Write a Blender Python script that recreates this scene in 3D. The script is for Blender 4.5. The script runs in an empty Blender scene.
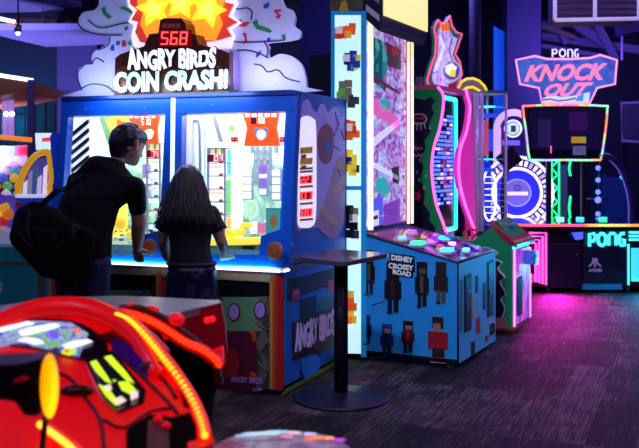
import bpy, bmesh, math, random
from mathutils import Vector, Matrix
random.seed(7)
SC = bpy.context.scene
COL = SC.collection
F = 900.0; CX = 319.5; HY = 165.0; H = 1.5
PI = math.pi

# ------------------------------------------------------------ camera
cam = bpy.data.cameras.new('camera'); camo = bpy.data.objects.new('camera', cam); COL.objects.link(camo)
camo.location = (0, 0, H); camo.rotation_euler = (PI/2, 0, 0)
cam.sensor_width = 36; cam.lens = F/639*36; cam.shift_y = -(224-HY)/639
cam.clip_start = .05; cam.clip_end = 100
cam.dof.use_dof = True; cam.dof.focus_distance = 6.1; cam.dof.aperture_fstop = 3.6
SC.camera = camo
SC.view_settings.view_transform = 'Standard'; SC.view_settings.look = 'None'
SC.view_settings.gamma = 1; SC.view_settings.exposure = 0.0; SC.view_settings.use_curve_mapping = False
SC.cycles.max_bounces = 6
SC.cycles.sample_clamp_indirect = 4

# ------------------------------------------------------------ materials
def lin(c):
    c /= 255.0
    return c/12.92 if c <= .04045 else ((c+.055)/1.055)**2.4
def rgb(c): return (lin(c[0]), lin(c[1]), lin(c[2]), 1)
MATS = {}
def mat(name, c, rough=.5, metal=0, e=0, ec=None, var=.12, scale=30, coat=0, bump=0):
    if name in MATS: return MATS[name]
    m = bpy.data.materials.new(name); m.use_nodes = True; nt = m.node_tree; b = nt.nodes['Principled BSDF']
    col = rgb(c)
    b.inputs['Base Color'].default_value = col
    b.inputs['Roughness'].default_value = rough; b.inputs['Metallic'].default_value = metal
    b.inputs['Coat Weight'].default_value = coat
    if var or bump:
        tc = nt.nodes.new('ShaderNodeTexCoord'); n = nt.nodes.new('ShaderNodeTexNoise'); n.inputs['Scale'].default_value = scale; n.inputs['Detail'].default_value = 4
        nt.links.new(tc.outputs['Object'], n.inputs['Vector'])
        if var:
            mx = nt.nodes.new('ShaderNodeMix'); mx.data_type = 'RGBA'
            mx.inputs[6].default_value = tuple(max(0, x*(1-var)) for x in col[:3])+(1,); mx.inputs[7].default_value = tuple(min(1, x*(1+var)) for x in col[:3])+(1,)
            nt.links.new(n.outputs['Fac'], mx.inputs[0]); nt.links.new(mx.outputs[2], b.inputs['Base Color'])
        if bump:
            bp = nt.nodes.new('ShaderNodeBump'); bp.inputs['Strength'].default_value = bump; bp.inputs['Distance'].default_value = .01
            nt.links.new(n.outputs['Fac'], bp.inputs['Height']); nt.links.new(bp.outputs[0], b.inputs['Normal'])
    if e:
        b.inputs['Emission Color'].default_value = rgb(ec or c); b.inputs['Emission Strength'].default_value = e
    MATS[name] = m; return m
def glow(name, c, s=1.5): return mat(name, c, rough=.4, e=s, var=0)
def glass(name, tint=(255,255,255), refl=.12):
    if name in MATS: return MATS[name]
    m = bpy.data.materials.new(name); m.use_nodes = True; nt = m.node_tree; nt.nodes.clear()
    o = nt.nodes.new('ShaderNodeOutputMaterial'); t = nt.nodes.new('ShaderNodeBsdfTransparent'); g = nt.nodes.new('ShaderNodeBsdfGlossy'); mx = nt.nodes.new('ShaderNodeMixShader')
    t.inputs[0].default_value = rgb(tint); g.inputs['Roughness'].default_value = .04; mx.inputs[0].default_value = refl
    fr = nt.nodes.new('ShaderNodeLayerWeight'); fr.inputs[0].default_value = .3
    mul = nt.nodes.new('ShaderNodeMath'); mul.operation = 'MULTIPLY'; mul.inputs[1].default_value = refl*2
    nt.links.new(fr.outputs['Facing'], mul.inputs[0]); mul.use_clamp = True; nt.links.new(mul.outputs[0], mx.inputs[0])
    nt.links.new(t.outputs[0], mx.inputs[1]); nt.links.new(g.outputs[0], mx.inputs[2]); nt.links.new(mx.outputs[0], o.inputs[0])
    MATS[name] = m; return m
def artglow(name, stops, scale, s, kind='noise', stretch=(1,1,1)):
    """backlit printed or screen picture: procedural pattern through a colour ramp"""
    m = bpy.data.materials.new(name); m.use_nodes = True; nt = m.node_tree; b = nt.nodes['Principled BSDF']
    tc = nt.nodes.new('ShaderNodeTexCoord'); mp = nt.nodes.new('ShaderNodeMapping'); mp.inputs['Scale'].default_value = stretch
    nt.links.new(tc.outputs['Object'], mp.inputs[0])
    if kind == 'noise':
        n = nt.nodes.new('ShaderNodeTexNoise'); n.inputs['Scale'].default_value = scale; n.inputs['Detail'].default_value = 5; n.inputs['Distortion'].default_value = 1.5; out = n.outputs['Fac']
    elif kind == 'cells':
        n = nt.nodes.new('ShaderNodeTexVoronoi'); n.inputs['Scale'].default_value = scale; n.distance = 'CHEBYCHEV'
        sp = nt.nodes.new('ShaderNodeSeparateColor'); nt.links.new(n.outputs['Color'], sp.inputs[0]); out = sp.outputs[0]
    else:
        n = nt.nodes.new('ShaderNodeTexWave'); n.inputs['Scale'].default_value = scale; n.inputs['Distortion'].default_value = 3; out = n.outputs['Fac']
    nt.links.new(mp.outputs[0], n.inputs['Vector'])
    r = nt.nodes.new('ShaderNodeValToRGB'); el = r.color_ramp.elements
    while len(el) > 1: el.remove(el[-1])
    el[0].position = stops[0][0]; el[0].color = rgb(stops[0][1])
    for p, c in stops[1:]:
        x = el.new(p); x.color = rgb(c)
    if kind == 'cells': r.color_ramp.interpolation = 'CONSTANT'
    nt.links.new(out, r.inputs[0]); nt.links.new(r.outputs[0], b.inputs['Base Color']); nt.links.new(r.outputs[0], b.inputs['Emission Color'])
    b.inputs['Emission Strength'].default_value = s; b.inputs['Roughness'].default_value = .35
    MATS[name] = m; return m

# ------------------------------------------------------------ frames: points seen at a pixel, on a plane of a machine's own space
def world(px, py, Y): return Vector(((px-CX)/F*Y, Y, H+(HY-py)/F*Y))
class Fr:
    def __init__(s, x, y, rot=0, z=0):
        s.o = Vector((x, y, z)); s.rot = rot; s.M = Matrix.Translation(s.o) @ Matrix.Rotation(rot, 4, 'Z'); s.I = s.M.inverted()
        s.c = s.I @ Vector((0, 0, H))
    def L(s, v): return s.I @ v
    def at(s, px, py, Y): return s.I @ world(px, py, Y)
    def hit(s, px, py, p0, n):
        d = (s.I @ world(px, py, 1)) - s.c; n = Vector(n); p0 = Vector(p0)
        return s.c + d * ((p0 - s.c).dot(n) / d.dot(n))
    def hw(s, px, py, w): return s.hit(px, py, (0, w, 0), (0, 1, 0))
    def hu(s, px, py, u): return s.hit(px, py, (u, 0, 0), (1, 0, 0))
    def hz(s, px, py, z): return s.hit(px, py, (0, 0, z), (0, 0, 1))
def floor_pt(px, py):
    Y = F*H/(py-HY); return (px-CX)/F*Y, Y

# ------------------------------------------------------------ mesh builder
class MB:
    def __init__(s): s.bm = bmesh.new(); s.ms = []
    def mi(s, m):
        if m not in s.ms: s.ms.append(m)
        return s.ms.index(m)
    def faces(s, vs, fs, m, smooth=False):
        i = s.mi(m); bv = [s.bm.verts.new(v) for v in vs]
        for f in fs:
            try: x = s.bm.faces.new([bv[k] for k in f]); x.material_index = i; x.smooth = smooth
            except ValueError: pass
        return s
    def box(s, a, b, m, M=None):
        x0, y0, z0 = a; x1, y1, z1 = b
        vs = [Vector(p) for p in ((x0,y0,z0),(x1,y0,z0),(x1,y1,z0),(x0,y1,z0),(x0,y0,z1),(x1,y0,z1),(x1,y1,z1),(x0,y1,z1))]
        if M: vs = [M @ v for v in vs]
        return s.faces(vs, [(0,3,2,1),(4,5,6,7),(0,1,5,4),(1,2,6,5),(2,3,7,6),(3,0,4,7)], m)
    def slab(s, pts, off, m):
        """polygon pts (front) pushed along off"""
        off = Vector(off); n = len(pts); vs = [Vector(p) for p in pts] + [Vector(p)+off for p in pts]
        fs = [tuple(range(n)), tuple(range(2*n-1, n-1, -1))] + [(i, i+n, (i+1) % n + n, (i+1) % n) for i in range(n)]
        return s.faces(vs, fs, m)
    def tube(s, pts, r, m, n=8, closed=False, r2=None):
        pts = [Vector(p) for p in pts]; N = len(pts); vs = []; fs = []
        up = None
        for i, p in enumerate(pts):
            a = pts[(i-1) % N] if (i > 0 or closed) else p; b = pts[(i+1) % N] if (i < N-1 or closed) else p
            t = (b-a).normalized() if (b-a).length > 1e-9 else Vector((0,0,1))
            if up is None:
                up = Vector((0,0,1)) if abs(t.z) < .9 else Vector((1,0,0))
            up = (up - t*up.dot(t)).normalized(); q = t.cross(up)
            rr = r[i] if isinstance(r, (list, tuple)) else r
            for k in range(n):
                an = 2*PI*k/n; vs.append(p + up*math.cos(an)*rr + q*math.sin(an)*rr*(r2 or 1))
        for i in range(N if closed else N-1):
            for k in range(n):
                j = (i+1) % N; fs.append((i*n+k, i*n+(k+1) % n, j*n+(k+1) % n, j*n+k))
        if not closed: fs += [tuple(range(n-1, -1, -1)), tuple((N-1)*n+k for k in range(n))]
        return s.faces(vs, fs, m, True)
    def cyl(s, a, b, r, m, n=24, r2=None):
        return s.tube([a, b], [r, r if r2 is None else r2], m, n)
    def ell(s, c, r, m, nu=16, nv=10, M=None):
        c = Vector(c); vs = []; fs = []
        if not isinstance(r, (list, tuple)): r = (r, r, r)
        for j in range(nv+1):
            ph = PI*j/nv
            for i in range(nu):
                th = 2*PI*i/nu; v = Vector((r[0]*math.sin(ph)*math.cos(th), r[1]*math.sin(ph)*math.sin(th), r[2]*math.cos(ph)))
                vs.append(c + (M @ v if M else v))
        for j in range(nv):
            for i in range(nu): fs.append((j*nu+i, (j+1)*nu+i, (j+1)*nu+(i+1) % nu, j*nu+(i+1) % nu))
        s.faces(vs, fs, m, True); return s
    def build(s, name, parent=None, bevel=0, weld=True):
        if weld: bmesh.ops.remove_doubles(s.bm, verts=s.bm.verts, dist=1e-5)
        bmesh.ops.recalc_face_normals(s.bm, faces=s.bm.faces)
        me = bpy.data.meshes.new(name); s.bm.to_mesh(me); s.bm.free()
        for m in s.ms: me.materials.append(m)
        o = bpy.data.objects.new(name, me); COL.objects.link(o)
        if parent: o.parent = parent
        if bevel:
            b = o.modifiers.new('bevel', 'BEVEL'); b.width = bevel; b.segments = 2; b.limit_method = 'ANGLE'
        return o
def thing(name, fr, label, cat, group=None):
    o = bpy.data.objects.new(name, None); COL.objects.link(o); o.location = fr.o; o.rotation_euler = (0, 0, fr.rot); o.empty_display_size = .1
    return tag(o, label, cat, group)
def tag(o, label, cat, group=None):
    o['label'] = label; o['category'] = cat
    if group: o['group'] = group
    return o
def struct(o): o['kind'] = 'structure'; return o

# map of a unit square to four corners (TL, TR, BR, BL), with an outward normal
def qmap(TL, TR, BR, BL, n):
    TL, TR, BR, BL, n = map(Vector, (TL, TR, BR, BL, n)); n = n.normalized()
    return lambda x, y, d=0: (TL*(1-x)+TR*x)*y + (BL*(1-x)+BR*x)*(1-y) + n*d
def mrect(mb, Q, x0, y0, x1, y1, m, d=.002, t=.004):
    P = [Q(x0,y0,d), Q(x1,y0,d), Q(x1,y1,d), Q(x0,y1,d)]; off = Q(0,0,-t)-Q(0,0,0); mb.slab(P, off, m)
def mpoly(mb, Q, pts, m, d=.002, t=.004): mb.slab([Q(x, y, d) for x, y in pts], Q(0,0,-t)-Q(0,0,0), m)
def mdisc(mb, Q, cx, cy, rx, ry, m, d=.002, t=.004, n=24, a0=0, a1=2*PI):
    mpoly(mb, Q, [(cx+rx*math.cos(a0+(a1-a0)*i/n), cy+ry*math.sin(a0+(a1-a0)*i/n)) for i in range(n if a1-a0 > 6.2 else n+1)], m, d, t)
def text(mb, Q, s, m, d=.004, t=.004, offset=0.0, shear=0.0, jitter=0, sp=1.0, pad=None):
    """lettering filling the square of Q"""
    cu = bpy.data.curves.new('t', 'FONT'); cu.body = s; cu.offset = offset; cu.shear = shear; cu.space_character = sp; cu.resolution_u = 3
    o = bpy.data.objects.new('t', cu); COL.objects.link(o); dg = bpy.context.evaluated_depsgraph_get(); dg.update()
    me = o.evaluated_get(dg).to_mesh(); vs = [v.co.copy() for v in me.vertices]; fs = [tuple(p.vertices) for p in me.polygons]
    o.evaluated_get(dg).to_mesh_clear(); bpy.data.objects.remove(o); bpy.data.curves.remove(cu)
    x0 = min(v.x for v in vs); x1 = max(v.x for v in vs); y0 = min(v.y for v in vs); y1 = max(v.y for v in vs)
    if pad: x0, x1, y0, y1 = pad
    W = x1-x0; Hh = y1-y0
    def J(v):
        x = (v.x-x0)/W; y = (v.y-y0)/Hh
        if jitter: y = .5+(y-.5)*(1+jitter*math.sin(x*21)) + jitter*.25*math.sin(x*13+1)
        return x, y
    P = [J(v) for v in vs]; n = len(P)
    # extrude: caps plus boundary walls
    cnt = {}
    for f in fs:
        for i in range(len(f)): e = (f[i], f[(i+1) % len(f)]); cnt[tuple(sorted(e))] = cnt.get(tuple(sorted(e)), 0)+1
    F2 = list(fs) + [tuple(k+n for k in reversed(f)) for f in fs] + [(a, b, b+n, a+n) for (a, b), c in cnt.items() if c == 1]
    mb.faces([Q(x, y, d) for x, y in P] + [Q(x, y, d-t) for x, y in P], F2, m)
    return (x0, x1, y0, y1)
SEG = {'0':'abcdef','1':'bc','2':'abged','3':'abgcd','4':'fgbc','5':'afgcd','6':'afgedc','7':'abc','8':'abcdefg','9':'abfgcd'}
def digits(mb, Q, s, m, d=.003, th=.16):
    n = len(s); g = .22
    for i, ch in enumerate(s):
        X0 = (i+g/2)/n; X1 = (i+1-g/2)/n; w = X1-X0; t = th/n*1.0; ty = th*.75
        R = {'a':(X0+t*.3,1-ty,X1-t*.3,1),'d':(X0+t*.3,0,X1-t*.3,ty),'g':(X0+t*.6,.5-ty/2,X1-t*.6,.5+ty/2),'f':(X0,.53,X0+t,.97),'b':(X1-t,.53,X1,.97),'e':(X0,.03,X0+t,.47),'c':(X1-t,.03,X1,.47)}
        for k in SEG[ch]: mrect(mb, Q, *R[k], m, d, .003)
def Qw(fr, w, tl, tr, br, bl): return qmap(fr.hw(*tl, w), fr.hw(*tr, w), fr.hw(*br, w), fr.hw(*bl, w), (0,-1,0))
def Qwr(fr, w, x0, y0, x1, y1): return Qw(fr, w, (x0,y0), (x1,y0), (x1,y1), (x0,y1))
def Qu(fr, u, tl, tr, br, bl, s=1): return qmap(fr.hu(*tl, u), fr.hu(*tr, u), fr.hu(*br, u), fr.hu(*bl, u), (s,0,0))
def smooth(pts, k=4, closed=True):
    """Catmull-Rom through tuples"""
    n = len(pts); out = []
    for i in range(n if closed else n-1):
        g = lambda j: Vector(pts[j % n]) if closed else Vector(pts[max(0, min(n-1, j))])
        p0, p1, p2, p3 = g(i-1), g(i), g(i+1), g(i+2)
        for q in range(k):
            t = q/k; out.append(tuple(.5*((2*p1)+(p2-p0)*t+(2*p0-5*p1+4*p2-p3)*t*t+(3*p1-p0-3*p2+p3)*t**3)))
    if not closed: out.append(tuple(pts[-1]))
    return out
def lamp(name, loc, color, power, size=.5, target=None, kind='AREA', spot=None, label=None, cat='ceiling light', size_y=None):
    L = bpy.data.lights.new(name, kind); L.energy = power; L.color = rgb(color)[:3]
    if kind == 'AREA':
        L.size = size
        if size_y: L.shape = 'RECTANGLE'; L.size_y = size_y
    else:
        L.shadow_soft_size = size
        if kind == 'SPOT': L.spot_size = spot or 1.2; L.spot_blend = .8
    o = bpy.data.objects.new(name, L); COL.objects.link(o); o.location = loc
    if target is not None: o.rotation_euler = (Vector(target)-Vector(loc)).to_track_quat('-Z', 'Y').to_euler()
    return o
# ============================================================ shared materials
BLUE = mat('cabinet_blue', (10,88,195), .35, coat=.3); NAVY = mat('cabinet_navy', (12,22,70), .4)
BLACK = mat('black_plastic', (14,14,20), .4); DARK = mat('dark_laminate', (26,24,38), .5)
CHROME = mat('chrome', (200,205,215), .15, 1, var=0); STEEL = mat('brushed_steel', (150,150,160), .35, .9)
WHITEP = mat('white_print', (225,225,235), .5); LAV = mat('lavender_print', (150,140,205), .5)
ORANGE = mat('orange_print', (235,90,25), .5); YEL = mat('yellow_print', (250,205,40), .5)
REDP = mat('red_print', (200,30,35), .45); GREENP = mat('green_print', (30,150,80), .45)
LEDW = glow('led_white', (205,225,255), 2.6); LEDC = glow('led_cyan', (60,225,245), 1.6); LEDM = glow('led_magenta', (255,50,190), 1.7)
DIGR = glow('digit_red', (255,40,50), 4.0); DIGB = mat('digit_backing', (70,4,16), .3, e=.5, ec=(120,0,20))
GL = glass('clear_glass')
HALO = glow('led_bloom_blue', (40,90,230), .8)

# ============================================================ coin pusher
px0, py0 = floor_pt(282, 397)
A = Fr(px0, py0, -math.radians(22.1))
AW = 1.85
cp = thing('coin_pusher', A, 'large blue two-bay coin pusher cabinet with glowing windows and lit marquee', 'arcade machine')
lp0 = (0, 0, .95); ln = (0, 1.05, -.14)     # the leaning front plane
def AL(px, py): return A.hit(px, py, lp0, ln)
lnn = Vector(ln).normalized()
# lower cabinet
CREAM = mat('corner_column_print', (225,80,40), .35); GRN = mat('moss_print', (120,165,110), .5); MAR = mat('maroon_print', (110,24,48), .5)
BRK = mat('bark_print', (130,100,84), .5); MAUVE = mat('mauve_print', (200,150,220), .5); DGR = mat('dark_green_print', (58,80,70), .5)
mb = MB()
mb.box((-AW,.03,.03), (-.03,1.2,.80), DGR)
mb.box((-AW+.02,.06,0), (-.05,1.15,.03), BLACK)
for k in range(2):
    ox = -k*.9
    def pp(pts, m, t): mb.slab([A.hw(x, y, .03)+Vector((ox, -t, 0)) for x, y in pts], (0, t*.9, 0), m)
    pp([(218,284),(270,284),(270,296),(218,296)], BLACK, .006)
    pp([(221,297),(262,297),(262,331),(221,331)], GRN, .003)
    pp([(218,331),(257,331),(257,392),(218,390)], MAR, .003)
    pp(smooth([(259,296),(267,294),(270,310),(262,322),(268,340),(263,352),(270,366),(261,388),(256,386),(262,360),(256,344),(262,330),(256,318),(262,308)],3), BRK, .005)
    for x0,y0,x1,y1 in ((266,300,256,316),(268,330,256,322),(262,352,272,336),(268,372,258,362)):
        mb.tube([A.hw(x0,y0,.03)+Vector((ox,-.003,0)), A.hw((x0+x1)/2-1,(y0+y1)/2,.03)+Vector((ox,-.003,0)), A.hw(x1,y1,.03)+Vector((ox,-.003,0))], .008, BRK, 5)
    for cx, cy in ((234.6,312),(260.5,310)):
        mb.slab([A.hw(cx+6.2*math.cos(a*.3142), cy+9*math.sin(a*.3142), .03)+Vector((ox,-.007,0)) for a in range(20)], (0,.004,0), BLACK)
        mb.slab([A.hw(cx+5*math.cos(a*.3142), cy+7.8*math.sin(a*.3142), .03)+Vector((ox,-.010,0)) for a in range(20)], (0,.004,0), MAUVE)
    pp([(248,331),(257,330),(256,335),(257,342),(251,339),(253,336)], ORANGE, .006)
    pp([(250,371),(257,374),(256,382),(251,379)], ORANGE, .006)
    pp([(221,352),(236,349),(240,362),(237,375),(222,378)], mat('dull_red_print', (190,30,40), .5), .005)
    if k == 0:
        Q = qmap(*[A.hw(x, y, .022) for x, y in ((231,376),(262,378),(262,384),(231,382))], (0,-1,0)); text(mb, Q, 'ANGRY BIRDS', MAUVE, offset=.02)
        Q = qmap(*[A.hw(x, y, .022) for x, y in ((253,388),(262,388),(262,391),(253,391))], (0,-1,0)); text(mb, Q, 'COIN', MAUVE, offset=.02)
mb.build('lower_cabinet', cp)
mb = MB(); mb.box((-AW,.0,.735),(-.055,.03,.80),mat('fascia_cream',(205,170,130),.4)); mb.build('fascia', cp, bevel=.006)
# corner column, rounded, banded
for nm, u in (('corner_column', -.055), ('middle_column', -.915), ('corner_column', -AW+.03)):
    m2 = MB()
    for (a, b, mm) in ((-.035,-.012,mat('amber_print',(235,150,60),.35)), (-.012,.012,CREAM), (.012,.03,mat('scarlet_print',(205,40,40),.35))):
        m2.slab([(u+a,.0,.04),(u+b,.0,.04),(u+b,.0,.79),(u+a,.0,.79)], (0,.05,0), mm)
    m2.slab([(u+.03,0,.04),(u+.055,.03,.04),(u+.055,.03,.79),(u+.03,0,.79)], (-.02,.04,0), mat('scarlet_print',(205,40,40),.35))
    m2.build(nm, cp, bevel=.004)
# right lower side panel
mb = MB()
SIDEB = mat('side_blue_print', (40,130,215), .4); SIDEP = mat('plum_print', (90,24,60), .5)
mb.slab([(-.03,.06,.06),(-.03,1.2,.06),(-.03,1.2,.80),(-.03,.06,.80)], (.03,0,0), SIDEB)
def su(pts, m, t): mb.slab([A.hu(x, y, 0)+Vector((t,0,0)) for x, y in pts], (-t*.9-.001,0,0), m)
su([(287,280),(333,268),(333,284),(287,300)], mat('slate_print',(36,48,80),.5), .003)
su([(300,300),(316,295),(316,380),(300,386)], NAVY, .003)
su([(318,300),(333,296),(333,316),(318,322)], mat('teal_print',(30,140,130),.5), .003)
su(smooth([(300,352),(310,342),(318,352),(318,372),(304,378)],3), mat('azure_print',(60,160,235),.5), .004)
su([(292,290),(299,288),(299,299),(292,301)], mat('coral_label',(220,80,100),.5), .005)
su([(292,292),(299,290),(299,293),(292,295)], MAUVE, .006)
su([(328,281),(333,280),(333,290),(328,291)], mat('coral_label',(220,80,100),.5), .005)
su([(281,396),(334,366),(334,362),(286,389)], mat('lime_trim',(120,150,40),.4), .006)
su([(292,322),(334,306),(334,346),(292,360)], mat('plaque_maroon',(70,14,34),.4), .008)
mb.slab([A.hu(x,y,0)+Vector((.010,0,0)) for x,y in ((310,338),(322,350),(318,356),(309,344))], (-.008,0,0), SIDEP)
Q = Qu(A, .009, (295,326), (334,310), (334,334), (295,353)); text(mb, Q, 'ANGRY BIRDS', mat('logo_mauve',(190,170,220),.5,e=.12), offset=.035, jitter=.12)
mb.build('lower_side_panel', cp)
# shelf with led strip
mb = MB(); mb.box((-AW-.01,-.015,.80), (.01,.1,.84), WHITEP); mb.box((0-.02,.1,.80), (.01,1.2,.83), mat('side_rail_grey',(70,80,120),.4))
mb.build('console_shelf', cp, bevel=.008)
mb = MB(); mb.tube([(-AW,-.02,.815),(-.02,-.02,.815),(.012,0,.815),(.018,.07,.815)], .009, LEDW); mb.build('shelf_light_strip', cp)
mb = MB(); mb.slab([(-AW+.02,.04,.841),(-.02,.04,.841),(-.02,.13,.93),(-AW+.02,.13,.93)], (0,.05,-.02), mat('console_teal',(10,110,120),.45)); mb.build('console', cp)
# buttons and red-lit tickets boxes on console
for px, py in ((222,266),(247,264),(150,258)):
    p = A.hw(px, py, .06); mb = MB(); mb.box((p.x-.06,.03,.85), (p.x+.06,.09,.885), BLACK); mb.box((p.x-.05,.024,.857), (p.x+.05,.03,.878), glow('button_glow_red',(255,70,80),1.5) if px==247 else glow('button_glow_white',(220,240,255),1.2)); mb.build('button_block', cp, bevel=.003)
# front frame on the leaning plane
def fp(pts, t=.07, m=BLUE, f=0):
    mb.slab([AL(x, y)+(-lnn*f) for x, y in pts], lnn*(t+f), m)
mb = MB()
BR = (283, 230)
fp([(62,97),(173,95.6),(297,91),(296,113),(288,111),(180,113.5),(165,114),(68,116),(61,117)])           # header beam
fp([(61,117),(68,116),(58,262),(46,265)])                                                                # left post
fp([(165,113),(182,113),(179,262),(158,262)])                                                            # middle post
fp([(288,110),(297,108),(289,266),(281,266)])                                                            # right post
fp([(46,256),(289,254),(289,266),(46,266)])                                                              # bottom beam
fp([(261,236),(284,228),(283,256),(259,256)], f=.003)                                                    # right corner block
fp([(140,236),(160,230),(160,258),(139,258)], f=.003)
fp([(62,97),(297,91),(296.6,95),(62,101)], f=.012, m=mat('cabinet_blue_edge',(16,50,120),.3))
mb.build('front_frame', cp, bevel=.003)
mb = MB()
for x, y in ((86,109),(145,108),(212,105),(270,104),(275,96)):
    mb.ell(AL(x, y)-lnn*.004, .007, STEEL, 8, 6)
mb.build('frame_bolts', cp)['kind'] = 'stuff'
mb = MB(); mb.slab([AL(x,y)-lnn*.006 for x,y in ((171.5,98),(175.5,98),(173,262),(169.5,262))], lnn*.01, glow('divider_light_white',(190,215,255),1.6)); mb.build('divider_light', cp)
COP = mat('copper_mesh', (170,84,40), .5, .3, e=.12)
for x, y, r in ((275.5,251,9.5),(150.5,247,9)):
    mb = MB(); c = AL(x, y)-lnn*.008; Rm = lnn.to_track_quat('Z','Y').to_matrix()
    mb.ell(c, (r*.0063,r*.0063,.012), COP, 24, 8, Rm)
    pts = [c + Rm @ Vector((r*.0063*math.cos(a*PI/12), r*.0063*math.sin(a*PI/12), 0)) for a in range(24)]; mb.tube(pts, .004, BLUE, 6, True)
    for q in (.3,.55,.8): mb.tube([c + Rm @ Vector((r*.0063*q*math.cos(a*PI/8), r*.0063*q*math.sin(a*PI/8), -.012*(1-q*q)**.5)) for a in range(16)], .002, BLACK, 4, True)
    mb.build('speaker', cp)
# window glass
for pts in ([(68,115.5),(165,113.5),(158,257),(57,258)], [(181,113),(289,110.5),(282,255),(178,256)]):
    mb = MB(); mb.slab([AL(x,y)+lnn*.03 for x,y in pts], lnn*.005, GL); mb.build('window_glass', cp)
# shell: back, roof, far side
mb = MB()
mb.box((-AW,1.16,.8), (0,1.2,2.0), NAVY); mb.box((-AW+.01,.16,1.97), (-.01,1.2,2.0), NAVY); mb.box((-AW,.14,.8), (-AW+.03,1.2,1.98), BLUE); mb.box((-AW+.031,.16,.9),(-AW+.04,1.0,1.93),mat('bay_side_lining',(190,220,235),.5,e=.5)); mb.box((-.915,.2,.9),(-.885,.6,1.97), WHITEP)  # side lining glows in its colour in place of bay light
mb.build('cabinet_shell', cp)
# upper side panel with printed clouds
mb = MB()
mb.slab([(0,.02,.84),(0,.02,.95),(0,.14,2.0),(0,1.2,2.0),(0,1.2,.84)], (-.03,0,0), mat('side_panel_blue',(26,100,215),.4))
CLD = mat('cloud_lilac', (165,155,240), .5, e=.06); CLD2 = mat('cloud_violet', (90,84,180), .5); MIST = mat('dusk_rose',(140,50,95),.5,e=.05); TAN = mat('tan_plank', (205,160,160), .5)
su(smooth([(297,175),(298,130),(301,108),(305,100),(309,101),(313,110),(317,112),(320,105),(324,105),(328,113),(332,108),(337,108),(341,118),(344,122),(344,205),(333,225),(318,228),(305,226),(297,228)],3), CLD, .003)
su(smooth([(316,225),(318,215),(325,198),(330,180),(337,160),(344,158),(344,215),(338,235),(328,238)],3), mat('dusky_tan',(175,145,185),.5), .005)
su([(318,212),(322,205),(338,222),(334,229)], TAN, .007); su([(330,190),(343,176),(344,182),(333,197)], TAN, .007); su([(336,160),(344,166),(344,172),(334,168)], TAN, .007)
su(smooth([(319,130),(325,124),(331,128),(333,142),(331,158),(325,164),(319,158),(317,142)],3), MIST, .006)
su(smooth([(322,143),(326,139),(330,143),(330,151),(326,155),(322,151)],3), CLD2, .008)
for x0,y0,x1,y1 in ((335,112,338,126),(339,122,334,136),(341,130,344,140),(334,146,340,150),(337,170,341,176)):
    mb.tube([A.hu(x0,y0,.004), A.hu(x1,y1,.004)], .005, mat('sketch_blue',(20,60,190),.5), 5)
mb.build('upper_side_panel', cp)
mb = MB()
wpts = smooth([(301,118),(306,116),(312,119),(314.5,126),(315,170),(314.5,215),(311,226),(303,228),(298,226),(297,215),(298,160),(299,124)],3)
su(wpts, glow('side_window_glow',(225,220,235),.85), .012)
fr_o = mb.build('side_display', cp)
mb = MB()
for yy, t_ in ((146,None),(157,None),(176,'221'),(192,'07'),(209,'80')):
    Q = Qu(A, .013, (300.5,yy), (312.5,yy-1), (312,yy+7), (300,yy+8)); 
    if t_: mrect(mb, Q, 0,0,1,1, DIGB, .002); digits(mb, Q, t_, DIGR, .005)
    else: mrect(mb, Q, 0,0,1,.8, YEL, .002); mrect(mb, Q, .1,-.6,.5,-.1, REDP, .002)
for yy in (168,171,186,203,219): 
    Q = Qu(A, .013, (300,yy), (312.5,yy-1), (312.5,yy+1), (300,yy+2)); mrect(mb, Q, 0,0,1,1, BRK, .003)
mb.build('ticket_counter', fr_o)

# ---- interior of the two bays
SKY = artglow('backdrop_sky', [(0,(110,205,240)),(.42,(190,235,250)),(.6,(250,245,205)),(.8,(170,225,190))], 2.2, .5, stretch=(1,1,.6))
CAST = artglow('backdrop_castle', [(.25,(70,110,120)),(.45,(130,180,165)),(.6,(190,225,205)),(.8,(110,170,120))], 5, .45)
WG = glow('lit_white', (240,248,255), .95); CRM = glow('lit_cream', (250,225,190), .85); GRY = mat('grey_frame', (150,155,175), .4, e=.3)
LBL = glow('lit_pale_blue',(165,215,235),.8); GLG = glow('lit_green',(120,210,110),.7); GLY = glow('lit_yellow',(252,225,70),.85); GLO = glow('lit_orange',(250,80,25),1.0); TEAL = glow('lit_teal',(40,150,140),.5)
LILAC = glow('lit_lilac',(150,110,200),.6); BDY = mat('bay_blue_post', (40,90,170), .4, e=.25)
mb = MB(); mb.box((-AW+.05,1.0,.9), (-.04,1.03,1.95), SKY); mb.build('backdrop', cp)
mb = MB(); mb.box((-AW+.05,.2,1.93), (-.04,1.0,1.945), glow('bay_ceiling_light',(240,248,255),1.1)); mb.build('bay_light', cp)
mb = MB(); mb.box((-AW+.05,.15,.88), (-.04,1.0,.9), mat('playfield_deck',(150,160,160),.3)); mb.build('playfield', cp)
def plate(px, w, t, m, mb): mb.slab([A.hw(x, y, w) for x, y in px], (0,t,0), m)
def prect(x0, y0, x1, y1, w, t, m, mb): plate([(x0,y0),(x1,y0),(x1,y1),(x0,y1)], w, t, m, mb)
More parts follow.
